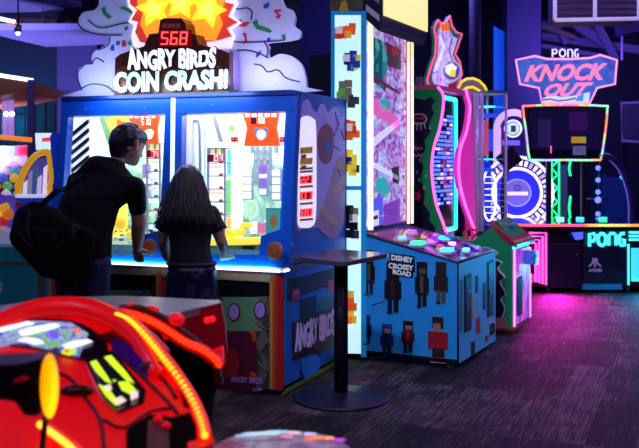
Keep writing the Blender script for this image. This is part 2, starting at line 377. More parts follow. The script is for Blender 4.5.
# right bay
mb = MB(); prect(243,165,288,240,.9,.05,CAST,mb)
plate([(254,150),(270,150),(272,182),(252,182)], .88, .03, mat('tower_grey',(120,140,150),.5,e=.35), mb)
for x in (250,255,262,268,274): prect(x,146,x+2.5,153,.87,.03,mat('tower_grey',(120,140,150),.5,e=.35),mb)
for i in range(5): prect(255+i*3,157+i%2*4,257+i*3,160+i%2*4,.865,.01,GRY,mb)
mb.build('castle_backdrop', cp)
mb = MB(); plate([(242,112.5),(279,112),(276,128),(279,146),(244,146),(247,128)], .42, .02, GLO, mb)
mb2 = [(245+i*6.6,) for i in range(5)]
for (x,) in mb2: prect(x,112.5,x+4,117,.41,.01,WG,mb)
Q = Qwr(A,.415,251,117.5,265,124); mrect(mb,Q,0,0,.38,1,DIGB); mrect(mb,Q,.40,0,1,1,mat('lit_coral',(250,110,60),.5,e=.9)); digits(mb, qmap(Q(.42,.95),Q(1,.95),Q(1,.05),Q(.42,.05),(0,-1,0)), '188', WG, .006)
plate(smooth([(254,130),(257,127),(261,129),(265,127),(268,130),(267,136),(261,141),(255,136)],3), .412, .01, GRY, mb)
plate(smooth([(257,132),(261,130),(265,132),(265,137),(261,140),(257,137)],3), .405, .01, WG, mb); mb.build('orange_banner', cp)
mb = MB(); plate([(214,113),(243,113),(247,128),(244,146),(224,143)], .5, .02, CRM, mb); prect(229,126,234,131,.49,.01,GLG,mb); mb.slab([A.hw(x,y,.49) for x,y in ((212,116),(216,116),(223,142),(219,142))],(0,.01,0),GRY)
plate([(279,112),(289,111),(288,146),(279,146),(276,128)], .5, .02, LBL, mb)
for x in (231,280): 
    Q = Qwr(A,.485,x,137,x+7,142); mrect(mb,Q,0,0,1,1,DIGB); digits(mb,Q,'23' if x<240 else '41',glow('digit_soft',(255,90,80),2))
mb.build('header_art', cp)['kind'] = 'stuff'
def counter_tower(x0, x1, y, n, w, num, dy=13):
    mb = MB(); prect(x0,y-7,x1,y-5.5,w,.1,GRY,mb)
    for k in range(2): prect(x0 if k==0 else x1-1.2,y-7,(x0 if k==0 else x1-1.2)+1.2,y+n*dy+6,w,.02,GRY,mb)
    for i in range(int((x1-x0)/3.2)): prect(x0+1+i*3.2,y-5.5,x0+2.8+i*3.2,y-.5,w,.02,GLY if i%2 else GRY,mb)
    for i in range(n): 
        yy = y+8+i*dy; prect(x0,yy,x1,yy+1.2,w,.1,GRY,mb); prect(x0+2,yy+3,x1-3,yy+6,w+.04,.04,WG if i%2 else CRM,mb); mb.ell(A.hw(x1-4,yy-1,w-.01),(.016,.016,.012),mat('knob_rose',(200,90,100),.4,e=.2),10,6)
    Q = Qwr(A,w-.003,x0+.5,y,x1-1,y+7.5); mrect(mb,Q,0,0,1,1,DIGB); mrect(mb,Q,.36,.08,1,.92,mat('digit_lit_backing',(220,30,40),.4,e=1.2),.004); digits(mb, qmap(Q(.4,.85),Q(.98,.85),Q(.98,.15),Q(.4,.15),(0,-1,0)), num, WG, .007)
    mb.build('counter_tower', cp)
counter_tower(207,225,154.5,6,.36,'03')
counter_tower(184,197,155,5,.55,'12')
def block_column(x0, x1, y0, y1, n, w, mm):
    mb = MB(); h = (y1-y0)/n; prect(x0-.8,y0-1,x1+.8,y1,w+.012,.04,GRY,mb)
    for i in range(n): prect(x0,y0+i*h,x1,y0+i*h+h*.78,w,.03,mm if mm!=LILAC or i%3!=2 else WG,mb)
    mb.build('block_column', cp)
block_column(243.5,250.5,170,200,4,.6,WG); block_column(259,266,165,188,5,.55,LILAC); block_column(272,279.5,170,201,4,.6,WG); block_column(259.5,265.5,189,196,1,.55,WG)
# rounded arch frame at left of each bay
for dx, dark in ((0,False),(-117,True)):
    mb = MB(); pts = [A.hw(x+dx, y, .24 if dark else .4) for x, y in smooth([(185,232),(185,150),(186,128),(189,122),(196,121),(199,124),(200,150),(200,232)],3,False)]
    mb.tube(pts, .012, GRY, 6); mb.tube([p+Vector((.03,.02,0)) for p in pts], .008, LBL, 6); mb.build('arch_frame', cp)
mb = MB()
for i in range(6):
    y = 124+i*9; mb.slab([A.hw(x,yy,.2) for x,yy in ((71,y+9),(88,y-5),(88,y-1),(71,y+13))],(0,.02,0),mat('stripe_black',(20,20,60),.5))
prect(71,118,88,190,.22,.02,WG,mb); mb.build('striped_panel', cp)
mb = MB(); prect(231,148,241,238,.45,.03,WG,mb); mb.build('light_column', cp)
mb = MB(); prect(227,150,231,175,.7,.02,glow('lit_azure',(70,170,215),.8),mb); prect(225,180,231,215,.5,.02,GLG,mb)
prect(231,175,243,200,.75,.02,GLG,mb); prect(197,168,206,232,.7,.02,LBL,mb); prect(198,180,206,200,.68,.02,GLG,mb); mb.build('scenery_board', cp)['kind'] = 'stuff'
mb = MB(); prect(266,208,281,234,.2,.01,TEAL,mb); Q = Qwr(A,.198,266,208,281,234); mrect(mb,Q,.1,.08,.9,.92,mat('teal_card_inner',(90,170,150),.5,e=.3)); mpoly(mb,Q,[(.2,.5),(.5,.8),(.8,.5),(.5,.2)],mat('ochre_print',(170,120,50),.5,e=.3),.004); mb.build('instruction_card', cp)
mb = MB()
for (x,y,rx,rz,w) in ((234,222,9,11,.5),(229,234,11,6,.4),(240,232,7,5,.45),(222,226,6,6,.5),(196,232,10,7,.5)): mq_ = MB(); mq_.ell(A.hw(x,y,w),(rx*.0064,.04,rz*.0064),glow('lit_gold',(250,200,50),.7),14,10); mq_.build('golden_mound', cp)
mb.bm.free(); mb = MB(); plate([(198,240),(258,238),(258,246),(198,248)],.3,.1,GLY,mb); plate([(208,246),(256,245),(256,254),(208,254)],.25,.1,mat('chute_olive',(90,105,80),.5,e=.2),mb); prect(242,246,254,252,.24,.02,BLACK,mb); prect(240,223,252,228,.3,.05,GLY,mb); prect(250,222,254,234,.31,.05,WG,mb); prect(258,223,264,233,.3,.05,mat('lit_pink',(230,120,150),.5,e=.7),mb); mb.build('coin_chute', cp)
# coins on the bed, uncountable sparkle
mb = MB(); random.seed(3); CO = [mat('coin_silver',(200,205,210),.25,.8,e=.1), mat('coin_teal',(90,180,170),.3,.4,e=.2), mat('coin_gold',(240,200,90),.3,.7,e=.15), mat('coin_dark',(60,60,80),.3,.5)]
for i in range(420):
    x = random.uniform(-AW+.08,-.06); y = random.uniform(.22,.95); z = .905+.36*max(0,(y-.3))*random.uniform(.6,1)
    Rm = Matrix.Rotation(random.uniform(-.6,.6),3,'X') @ Matrix.Rotation(random.uniform(-.5,.5),3,'Y'); mb.ell((x,y,z),(.02,.02,.005),random.choice(CO),10,4,Rm)
mb.build('token_bed', cp)['kind'] = 'stuff'
# left bay
mb = MB(); plate([(126,114),(160,114),(157,128),(158,146),(130,146),(133,128)], .42, .02, GLO, mb)
for i in range(5): prect(129+i*5.6,114,132+i*5.6,118,.41,.01,WG,mb)
Q = Qwr(A,.41,141,119,151,125); digits(mb,Q,'510',WG,.004); plate(smooth([(145,131),(150,129),(153,133),(150,139),(145,137)],3),.41,.01,WG,mb); mb.build('orange_banner', cp)
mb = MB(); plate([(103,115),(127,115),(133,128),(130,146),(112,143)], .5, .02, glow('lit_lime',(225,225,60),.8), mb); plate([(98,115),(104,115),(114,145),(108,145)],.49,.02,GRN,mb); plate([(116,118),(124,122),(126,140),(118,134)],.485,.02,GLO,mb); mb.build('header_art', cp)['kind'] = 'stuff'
counter_tower(146,160,150,6,.4,'74'); block_column(143,148,165,205,6,.6,LILAC)
mb = MB(); prect(92,150,110,236,.75,.02,GLG,mb); prect(112,170,126,236,.7,.02,GLY,mb); prect(128,150,142,240,.85,.02,CAST,mb); prect(143,205,150,222,.5,.02,GLG,mb); mb.build('scenery_board', cp)['kind'] = 'stuff'
mb = MB(); 
for (x,y,rx,rz) in ((120,222,9,9),(108,232,9,7),(132,234,8,5)): mq_ = MB(); mq_.ell(A.hw(x,y,.45),(rx*.0064,.04,rz*.0064),glow('lit_gold',(250,200,50),.7),14,10); mq_.build('golden_mound', cp)
mb.bm.free()

# ---- top: cloud cut-out, burst, marquee
CLO = mat('cloud_white', (205,212,245), .5, e=.12, ec=(150,165,230)); INK = mat('ink_line', (25,25,60), .5)  # cloud print glows slightly to stand in for light on the board
Wc = .34
cl = [(130,-14),(96,-14),(99,0),(97,8),(89,10),(82,13),(78,20),(80,27),(91,32),(105,35),(109,37),(107,43),(100,48),(93.5,52.5),(91.5,59),(93,64),(84.5,65),(78.5,69),(77,78),(80,84),(81,90),(80,97),
      (306,92),(306,87),(305,76),(300.6,64),(290.5,56),(279,54),(270,58),(268,52),(269,47),(268,43),(288,41),(299,38),(300,31),(294,26),(295,18),(291.6,10),(285,7),(281.5,-2),(280,-14)]
mb = MB(); mb.slab([A.hw(x,y,Wc) for x,y in smooth(cl,3)], (0,.03,0), CLO); cb = mb.build('cloud_board', cp)
mb = MB()
for ln_ in ([(98,2),(95,9),(83,12),(78,20),(81,28),(92,33),(106,35),(122,35)],[(88,20),(100,28),(120,24),(132,22)],[(92,64),(96,58),(104,62)],[(84,65),(78,72),(78,80),(82,90)],[(82,88),(92,84),(106,86),(114,92)],[(110,37),(108,45),(98,50)],
            [(225,6),(238,9),(247,8),(252,12),(251,20)],[(220,40),(240,42),(262,42),(285,40)],[(232,52),(244,50),(258,53),(268,58)],[(254,64),(262,66),(268,72),(278,70),(286,78),(300,82)],[(264,41),(268,50),(266,57)]):
    mb.tube([A.hw(x,y,Wc-.004) for x,y in smooth(ln_,4,False)], .005, INK, 5)
CF = {'g':mat('confetti_green',(20,150,80),.5,e=.08),'r':mat('confetti_red',(205,40,60),.5,e=.08),'b':mat('confetti_blue',(30,80,200),.5,e=.08)}
for c, pts in (('g',[(101,9),(105,6),(106,12),(112,17),(108,19),(103,14)]),('g',[(119,8),(124,6),(132,10),(133,15),(126,11)]),('g',[(124,28),(127,26),(128,29),(125,31)]),('b',[(111,46),(114,44),(114,51),(110,50)]),('b',[(116,41),(120,41),(119,45),(116,45)]),('r',[(122,41),(125,40),(126,46),(122,47)]),('g',[(128,41),(131,41),(131,45),(128,45)]),
               ('b',[(263,5),(269,2),(269,7),(264,9)]),('r',[(274,10),(281,9),(281,11),(277,12),(281,15),(279,19),(275,17),(278,15),(274,12)]),('g',[(252,22),(257,19),(258,25),(268,28),(272,31),(270,33),(256,29)]),('g',[(236,20),(241,19),(242,22),(237,23)]),('r',[(238,26),(244,22),(250,22),(245,27)]),('r',[(242,33),(246,33),(247,41),(243,45),(245,39)]),('b',[(267,38),(270,37),(270,41),(267,41)]),('g',[(281,35),(285,34),(286,39),(283,40)]),('b',[(256,54),(261,50),(260,55),(256,58)])):
    mb.slab([A.hw(x,y,Wc-.004) for x,y in pts], (0,.005,0), CF[c])
mb.build('confetti_print', cb)['kind'] = 'stuff'
mb = MB(); Wb = .28
bp = [(128,-14),(130,4),(137,10),(131,20),(138,22),(135,32),(140,42),(150,44),(190,44),(218,40),(231,36),(226,28),(237,22),(227,16),(233,4),(224,2),(222,-14)]
mb.slab([A.hw(x,y,Wb+.02) for x,y in [(126,-14),(128,6),(133,12),(128,22),(134,25),(131,36),(134,48),(230,48),(234,36),(230,29),(240,22),(231,15),(237,3),(228,-14)]], (0,.02,0), glow('burst_white_rim',(245,235,255),.9))
mb.slab([A.hw(x,y,Wb) for x,y in bp], (0,.03,0), mat('burst_red',(235,70,50),.4,e=.55)); 
ob = glow('burst_orange',(255,150,40),1.1)
mb.slab([A.hw(x,y,Wb-.012) for x,y in ((136,-14),(138,6),(143,12),(140,24),(148,40),(215,40),(222,24),(218,12),(224,4),(222,-14))], (0,.011,0), ob); st = mb.build('star_burst', cp)
def star(cx, cy, r, rot, nm='star'):
    mb = MB(); P = []
    for i in range(10): a = rot+PI/5*i; q = r if i%2==0 else r*.52; P.append((cx+q*math.sin(a), cy-q*math.cos(a)))
    mb.slab([A.hw(x,y,Wb-.03) for x,y in P], (0,.018,0), glow('star_yellow',(255,215,40),1.25))
    mb.slab([A.hw(cx+(x-cx)*.6,cy+(y-cy)*.6,Wb-.04) for x,y in P], (0,.011,0), glow('star_pale',(255,240,90),1.4)); mb.build(nm, st)
star(153,9,18,-.2); star(180,3,17,.1); star(207,9,19,.35)
MBR = mat('marquee_brown', (84,34,30), .35, e=.10, coat=.2)
Wm = .14
mb = MB(); mo = [(114,99),(115,58),(120,54),(144,46),(149,34),(158,33),(160,20),(164,18),(181,18),(185,23),(187,33),(195,34),(198,44),(222,50),(229,53),(230,95)]
mb.slab([A.hw(x,y,Wm) for x,y in mo], (0,.14,0), MBR)
mb.slab([A.hw(x,y,Wm+.06) for x,y in ((229,50),(234,50),(234,90),(230,95))], (0,.08,0), LAV)
mb.slab([A.hw(x,y,Wm-.004) for x,y in ((116,72),(122,66),(160,69),(200,68),(218,65),(229,72),(229,94),(117,97))], (0,.006,0), mat('marquee_ochre',(120,66,24),.4,e=.2))
mq = mb.build('marquee', cp, bevel=.006)
WL = glow('letter_white', (235,240,255), 1.2)
mb = MB(); Q = Qw(A, Wm-.02, (126,49), (217,48), (216,68), (127,71)); pb = text(mb, Q, 'ANGRY BIRDS', INK, d=-.004, t=.012, offset=.075, jitter=.16); text(mb, Q, 'ANGRY BIRDS', WL, d=.004, offset=.045, jitter=.16, pad=pb); mb.build('title_lettering', mq)
mb = MB(); Q = Qw(A, Wm-.03, (114,71), (229,68), (228,89.5), (114,94)); pb = text(mb, Q, 'COIN CRASH!', mat('letter_edge_teal',(20,60,70),.4,e=.15), d=-.004, t=.016, offset=.075); text(mb, Q, 'COIN CRASH!', glow('letter_icewhite',(205,240,250),1.2), d=.004, offset=.045, pad=pb); mb.build('title_lettering', mq)
mb = MB(); Q = Qwr(A, Wm-.006, 159, 30, 192, 46.5); mrect(mb, Q, 0,0,1,1, mat('display_dark_red',(60,0,8),.3,e=.4,ec=(160,0,10))); digits(mb, qmap(Q(.06,.9),Q(.92,.9),Q(.88,.1),Q(.02,.1),(0,-1,0)), '568', glow('bonus_digit',(255,60,60),3.2), .006, .15)
Q = Qwr(A, Wm-.004, 163, 23.5, 180, 28); text(mb, Q, 'BONUS', mat('dim_red_letters',(190,70,70),.4,e=.3)); mb.build('bonus_display', mq)

# ============================================================ video ticket machine with pixel-block art
cx0, cy0 = floor_pt(458, 370)
B = Fr(cx0, cy0, math.atan2(.893,.45)); BW = .98
vt = thing('video_ticket_machine', B, 'blue console with block figures, tall glowing screen and stacked-cube light box', 'arcade machine')
SKB = mat('console_blue_print', (44,165,228), .45, e=.10, ec=(20,110,210)); SKB2 = mat('console_pale_blue_print', (85,175,225), .45, e=.12, ec=(60,160,220))  # prints carry a small glow in place of light falling on them
KB = mat('block_black', (14,14,24), .5, var=0); KBR = mat('block_brown', (52,34,34), .5); KSK = mat('block_skin', (205,130,110), .5); KOL = mat('block_olive', (96,92,62), .5); KRD = mat('block_red', (190,30,45), .5); KBL = mat('block_blue', (20,60,130), .5)
zt0 = B.hw(458,263,0).z; zt1 = B.hu(365,234,0).z; zb = .045; Dp = .76
mb = MB()
mb.slab([(0,0,zb),(0,Dp,zb),(0,Dp,zt1),(0,0,zt0)], (BW,0,0), SKB)
mb.slab([(.0,-.004,zb),(BW,-.004,zb),(BW,-.004,zt0),(0,-.004,zt0)], (0,.003,0), SKB2)
mb.tube([(0,0,zb),(0,0,zt0),(0,Dp,zt1)], .008, BLACK, 6); mb.tube([(0,0,zt0),(BW,0,zt0)], .007, BLACK, 6)
mb.slab([(0,0,zb),(-.008,.0,zb),(-.008,Dp,zb),(0,Dp,zb)], (0,0,.03), BLACK)
def Bfig(cx, cy, w, h, parts):
    Q = Qu(B, -.002, (cx-w/2,cy-h/2-w*.04), (cx+w/2,cy-h/2+w*.04), (cx+w/2,cy+h/2+w*.04), (cx-w/2,cy+h/2-w*.04), -1)
    for x0,y0,x1,y1,m_ in parts: mrect(mb, Q, x0,y0,x1,y1,m_,.003+.0007*parts.index((x0,y0,x1,y1,m_)),.004)
def person_blocks(hat, face, coat, mid, leg, shoe):
    return [(.12,.72,.88,1,hat),(.3,.7,.8,.86,face),(.0,.34,1,.66,coat),(.12,.28,.88,.74,coat),(0,.30,.14,.36,face),(.86,.30,1,.36,face),(.38,.34,.62,.7,mid),(.2,.06,.46,.32,leg),(.56,.04,.84,.32,leg),(.16,0,.48,.06,shoe)]
Bfig(369,273,12,46,person_blocks(KB,KOL,KB,KOL,KBR,KOL)); Bfig(393,289,17,50,person_blocks(KB,KB,KB,KBR,KB,KBR)); Bfig(422,285,14,46,person_blocks(KB,KOL,KB,KOL,KB,KBR)); Bfig(441,283,14,42,person_blocks(KBR,KBR,KBR,KBR,KOL,KBR))
Bfig(367,330,9,30,person_blocks(KBL,KBL,NAVY,KBL,NAVY,NAVY)); Bfig(387,341,13,34,person_blocks(KBL,KSK,KBL,KBR,KB,KBL)); Bfig(408,337,13,32,person_blocks(KB,KSK,KBR,KRD,KB,KBR))
Bfig(438,340,22,46,[(.25,.75,.75,1,KBR),(.3,.62,.62,.86,KSK),(.05,.3,.95,.68,KRD),(.25,.12,.8,.32,KBR),(.15,0,.9,.12,KSK)])
mb.tube([B.hu(372,305,-.004),B.hu(386,301,-.004)],.004,KOL,4)
for (x0,y0,x1,y1) in ((390,253,414.5,262),(387,261,415,270.5),(391,267.5,413,276)):
    Q = Qu(B,-.003,(x0,y0),(x1,y0+3),(x1,y1+2),(x0,y1-1),-1); mrect(mb,Q,0,0,1,1,KB,.005)
for s_, (x0,y0,x1,y1) in (('DISNEY',(391.5,254.5,413,260)),('CROSSY',(388.5,262.5,413.5,268)),('ROAD',(393,269,411,274))):
    Q = Qu(B,-.009,(x0,y0),(x1,y0+3),(x1,y1+3),(x0,y1),-1); text(mb,Q,s_,mat('logo_white',(225,230,240),.5,e=.25),offset=.03)
# front face doors and marks
for x0,y0,x1,y1 in ((464,276,471,333),(487,262,493.5,318)):
    Q = Qw(B,-.005,(x0,y0),(x1,y0-3),(x1,y1-3.5),(x0,y1)); mrect(mb,Q,0,0,1,1,KB,.004); mrect(mb,Q,.15,.05,.85,.95,NAVY,.007); mrect(mb,Q,.55,.68,.7,.72,WHITEP,.01); mrect(mb,Q,.3,.4,.5,.46,STEEL,.012)
for x0,y0,x1,y1,m_ in ((460,280,462,332,mat('sticker_teal',(60,120,150),.5)),(472.5,296,474,320,YEL),(475.5,276,478,293,KBL),(476,318,480,334,KRD),(483,283,485.5,310,NAVY),(483.5,290,485,296,KRD),(485,336,488,342,KRD),(471,342,474.5,356,KBR),(489,322,495,336,WHITEP)):
    Q = Qw(B,-.005,(x0,y0),(x1,y0-1),(x1,y1-1),(x0,y1)); mrect(mb,Q,0,0,1,1,m_,.003)
Q = Qw(B,-.009,(489.5,324),(494.5,322),(494.5,334),(489.5,336)); text(mb,Q,'TICKETS' if 0 else 'ROAD',KB,offset=.02)
mb.build('console', vt)
for u, w in ((.06,.08),(.06,.7),(BW-.08,.08),(BW-.08,.7)):
    mb = MB(); mb.cyl((u,w,.012),(u,w,.05),.012,STEEL,10); mb.cyl((u,w,0),(u,w,.014),.028,STEEL,14); mb.build('foot', vt)
# control deck
sl = (zt1-zt0)/Dp
mb = MB(); mb.slab([(.01,.01,zt0),(BW-.01,.01,zt0),(BW-.01,Dp,zt1),(.01,Dp,zt1)], (0,0,.012), mat('deck_print',(110,90,150),.15,e=.1,coat=.5)); 
mb.slab([(.03,.45,zt0+sl*.45+.0125),(.6,.45,zt0+sl*.45+.0125),(.6,.74,zt0+sl*.74+.0125),(.03,.74,zt0+sl*.74+.0125)],(0,0,.004),mat('deck_amber',(190,110,50),.12,coat=.5)); deck = mb.build('control_deck', vt)  # amber sheet stands in for the screen's reflection on the deck
for (px,py,c,s) in ((418,243,(60,240,170),.075),(446,238,(60,240,170),.075),(447,250,(90,220,255),.07),(433,241,(255,120,220),.06),(457,256,(190,130,255),.06),(431,249,(255,70,190),.045),(475,253,(220,120,255),.06),(440,247,(255,60,90),.035),(425,236,(255,140,90),.04),(412,232,(190,90,255),.05),(452,244,(255,200,240),.04),(402,238,(120,200,255),.04),(466,250,(120,240,255),.04),(482,250,(255,110,220),.045)):
    p = B.hit(px,py,(0,0,zt0+.04),(0,-sl,1)); mb = MB()
    if not (0.05 < p.x < BW-.05 and .03 < p.y < Dp): continue
    z = zt0+sl*p.y+.012; mb.box((p.x-s,p.y-s*.8,z),(p.x+s,p.y+s*.8,z+.02),WHITEP); mb.box((p.x-s*.8,p.y-s*.6,z+.02),(p.x+s*.8,p.y+s*.6,z+.045),glow('pad_%d_%d_%d'%c,c,1.2)); mb.build('hop_pad', deck, bevel=.006)
mb = MB()
for u in (.33,.66):
    mb.slab([(u-.06,.05,zt0+.02),(u+.06,.05,zt0+.02),(u+.06,.4,zt0+sl*.4+.09),(u-.06,.4,zt0+sl*.4+.09)],(0,0,.005),glass('violet_acrylic',(215,160,255),.2))
mb.build('acrylic_guard', deck)
# tall cabinet
Dt = 1.04; zT = B.hu(364,11,0).z
mb = MB(); mb.box((.0,Dp+.005,zb),(BW,Dt,zT),mat('tall_cabinet_blue',(14,70,140),.4)); mb.box((.12,Dt,.1),(BW-.12,Dt+.25,zT-.3),BLACK); mb.build('tall_cabinet', vt)
LBX = artglow('lightbox_cyan', [(0,(150,225,240)),(.5,(195,238,245)),(1,(225,248,250))], .8, .95)
mb = MB()
for (y0,y1) in ((15,186),(190,353)):
    mb.slab([B.hu(334.5,y0,-.004),B.hu(361,y0,-.004),B.hu(361,y1+.8,-.004),B.hu(334.5,y1,-.004)],(.006,0,0),LBX)
for (x0,x1,y0,y1) in ((331,334.5,11,354),(361,366,11,357),(331,366,11,15),(331,366,186,190)):
    mb.slab([B.hu(x0,y0,-.010),B.hu(x1,y0,-.010),B.hu(x1,y1,-.010),B.hu(x0,y1,-.010)],(.012,0,0),mat('lightbox_frame_azure',(20,140,205),.4,e=.35))
lb = mb.build('light_box', vt)
def vox(cells, cx, cy, s, nm='block_print'):
    mb = MB()
    for (i, j, k, m_) in cells:
        x = cx+i*s*.95; y = cy-j*s; q = s*.62
        mb.slab([B.hu(x-q,y-q,-.008-.004*k),B.hu(x+q,y-q+.3,-.008-.004*k),B.hu(x+q,y+q+.3,-.008-.004*k),B.hu(x-q,y+q,-.008-.004*k)],(.006+.004*k,0,0),m_)
    mb.build(nm, lb)
def vm(c): return mat('cube_%d_%d_%d'%c, c, .5, e=.35)
o1,o2,o3 = vm((235,105,30)),vm((215,60,30)),vm((250,190,60)); b1,b2,b3 = vm((15,60,170)),vm((10,30,110)),vm((240,215,40)); g1,g2,g3 = vm((110,110,90)),vm((90,170,60)),vm((50,50,50)); y1,y2 = vm((250,215,50)),vm((40,60,40)); wz = vm((235,225,225))
vox([(-1.4,0,1,o2),(-.5,.3,2,o1),(.6,.4,1,o1),(1.4,.9,1,o1),(-.4,-.7,2,o2),(.5,-.6,2,o3),(1.3,0,1,o1),(-1.4,-.8,1,o2),(-1.2,.2,3,wz)],345,31,5.4)
vox([(-.8,.7,1,b1),(.2,1.1,1,b1),(.9,.4,1,b3),(-.9,-.2,2,b2),(0,-.1,2,b1),(.4,-1.1,1,b3),(-.3,-1.3,1,b1),(-1.1,.4,3,wz),(.8,-.7,2,b1)],352,60,5.6)
vox([(-.8,1.4,1,g1),(.2,1.6,1,g1),(-.9,.2,2,g2),(.1,.3,2,g1),(.4,-.8,1,g3),(1.4,-1.2,2,g3),(-.4,-.9,2,g1),(.7,-1.8,1,g3),(-1.2,-.4,1,g2)],347,93,6)
vox([(-.7,1.0,1,o2),(.3,.8,1,o1),(-.7,0,2,o1),(.4,-.1,2,o2),(1.0,-.8,1,o1),(-.2,-1.2,1,o1),(-.3,.3,3,wz)],350,129,6)
vox([(-.2,1.6,1,y1),(.5,.8,1,y1),(-.4,.4,2,b2),(.4,-.3,2,y1),(-.6,-.8,1,y1),(.4,-1.4,1,y1),(.9,-.9,1,y2)],350,163,6.2)
vox([(-.3,2,1,KB),(.5,1.6,1,g1),(-.4,.8,2,KB),(.4,.6,2,wz),(-.5,-.4,1,KB),(.4,-.6,1,KB),(-.2,-1.8,1,KB),(.6,-1.9,1,g3)],351,222,6.5)
vox([(0,2.2,1,o3),(0,1.2,1,o1),(-.5,.2,2,o2),(.4,.2,2,o1),(0,-.8,1,y1),(.4,-1.8,1,o3),(-.3,-1.9,1,o1)],350,308,6.2)
# tall screen
SCR = artglow('screen_lavender', [(.2,(60,40,120)),(.4,(130,80,190)),(.5,(215,130,215)),(.56,(110,190,235)),(.66,(235,215,245)),(.76,(240,110,190))], 9, .85, stretch=(1,1,1.3))
SCT = artglow('screen_teal', [(0,(10,70,90)),(.4,(20,120,120)),(.6,(50,160,150)),(.8,(130,90,150))], 14, 1.1, 'cells')
z0 = B.hw(368,236,Dp).z; 
mb = MB(); mb.box((.02,Dp-.012,1.02),(BW-.02,Dp,zT-.02),SCR)
Q = Qw(B,Dp-.013,(371,36),(388,44),(386,92),(371,80)); mrect(mb,Q,0,0,1,1,SCT)
for pts, m_ in (([(372,74),(400,92),(400,95),(372,79)],glow('scr_plum',(120,40,90),.5)),([(371,95),(400,120),(400,132),(371,112)],glow('scr_pink',(230,110,190),.8)),([(386,42),(401,50),(401,70),(388,66)],glow('scr_brown',(95,60,90),.4)),([(371,140),(400,118),(400,124),(371,150)],glow('scr_white',(220,225,250),.9)),([(371,160),(398,176),(398,180),(371,166)],glow('scr_white',(220,225,250),.9)),([(376,180),(384,176),(392,190),(386,196),(376,192)],glow('scr_teal',(50,190,190),.7)),([(392,168),(399,166),(399,184),(393,182)],glow('scr_ink',(30,30,70),.3)),([(371,200),(383,196),(383,222),(371,226)],glow('scr_azure',(70,100,230),.9)),([(384,205),(400,198),(400,222),(384,226)],glow('scr_violet',(130,60,190),.7)),([(391,48),(397,46),(399,54),(393,56)],glow('scr_red',(210,50,60),.7)),([(380,100),(388,98),(390,110),(382,112)],glow('scr_teal',(50,190,190),.7))):
    mb.slab([B.hw(x,y,Dp-.016) for x,y in pts],(0,.003,0),m_)
Q = Qw(B,Dp-.02,(371.5,212),(378.5,210),(378.5,225),(371.5,227)); mrect(mb,Q,0,0,1,1,glow('scr_white',(220,225,250),.9),.003); text(mb,qmap(Q(.15,.7),Q(.85,.7),Q(.85,.45),Q(.15,.45),(0,-1,0)),'1 PLAY' if 0 else '1',KB,.006)
scn = mb.build('game_screen', vt)
mb = MB(); mb.slab([(.03,Dp-.05,1.02),(BW-.03,Dp-.05,1.02),(BW-.03,Dp-.05,zT-.05),(.03,Dp-.05,zT-.05)],(0,.004,0),GL); mb.build('screen_glass', vt)
LT = artglow('light_tube_warm', [(0,(255,140,60)),(.35,(255,225,170)),(.6,(255,245,240)),(.85,(255,170,80)),(1,(255,110,60))], 1.2, 1.25, stretch=(.01,.01,1.6))
def tube_light(u, w, r, z1, m_=LT, z0_=1.0):
    mb = MB(); mb.cyl((u,w,z0_),(u,w,z1),r,m_,12); mb.build('light_tube', vt)
tube_light(.03,Dp-.05,.022,zT-.05); tube_light(.84,Dp-.05,.012,zT-.14); tube_light(.90,Dp-.05,.022,zT-.05)
mb = MB(); mb.box((.855,Dp-.06,1.0),(.87,Dp-.02,zT-.1),mat('tube_divider',(190,80,90),.4,e=.3)); mb.build('tube_divider', vt)
# header
PYL = glow('header_cream',(250,235,150),1.0)
mb = MB(); zz = B.hu(364,11,0).z
wt = .60; zh = B.hu(378,31,0).z
hp = [B.hu(331,11,0),B.hu(366,11,0),B.hu(366,17,0),B.hu(378,31,0)]; 
mb.slab([(0,Dt,zz),(0,Dp,zz),(0,Dp-.02,zz-.06),(0,wt+.03,zh),(0,wt,zh+.05),(0,wt,3.3),(0,Dt,3.3)],(BW,0,0),mat('header_navy',(22,18,60),.4))
mb.slab([(.02,wt-.012,zh+.12),(BW,wt-.012,zh+.12),(BW,wt-.012,3.28),(.02,wt-.012,3.28)],(0,.011,0),PYL)
hd = mb.build('header', vt)
mb = MB(); CK = mat('header_moss',(80,90,60),.5,e=.1)
mb.slab([(-.006,Dt,zz+.01),(-.006,Dp,zz+.01),(-.006,Dp,3.3),(-.006,Dt,3.3)],(.005,0,0),CK)
for i in range(5):
    for j in range(5):
        if (i+j)%2: 
            mb.slab([(-.010,Dt-i*.056,zz+.02+j*.06),(-.010,Dt-(i+1)*.056,zz+.02+j*.06),(-.010,Dt-(i+1)*.056,zz+.07+j*.06),(-.010,Dt-i*.056,zz+.07+j*.06)],(.005,0,0),KOL)
mb.slab([B.hu(x,y,-.014) for x,y in ((341,2),(345,0),(347,3),(348,11),(339,11))],(.008,0,0),YEL)
mb.slab([(-.006,Dp-.03,zh+.10),(-.006,wt+.01,zh+.06),(-.006,wt+.01,3.28),(-.006,Dp-.01,3.28)],(.005,0,0),KB)
for k in range(5): mb.slab([(-.010,Dp-.03,zh+.16+k*.13),(-.010,wt+.02,zh+.07+k*.13),(-.010,wt+.02,zh+.12+k*.13),(-.010,Dp-.03,zh+.21+k*.13)],(.005,0,0),WHITEP if k%2==0 else LAV)
mb.build('header_print', hd)
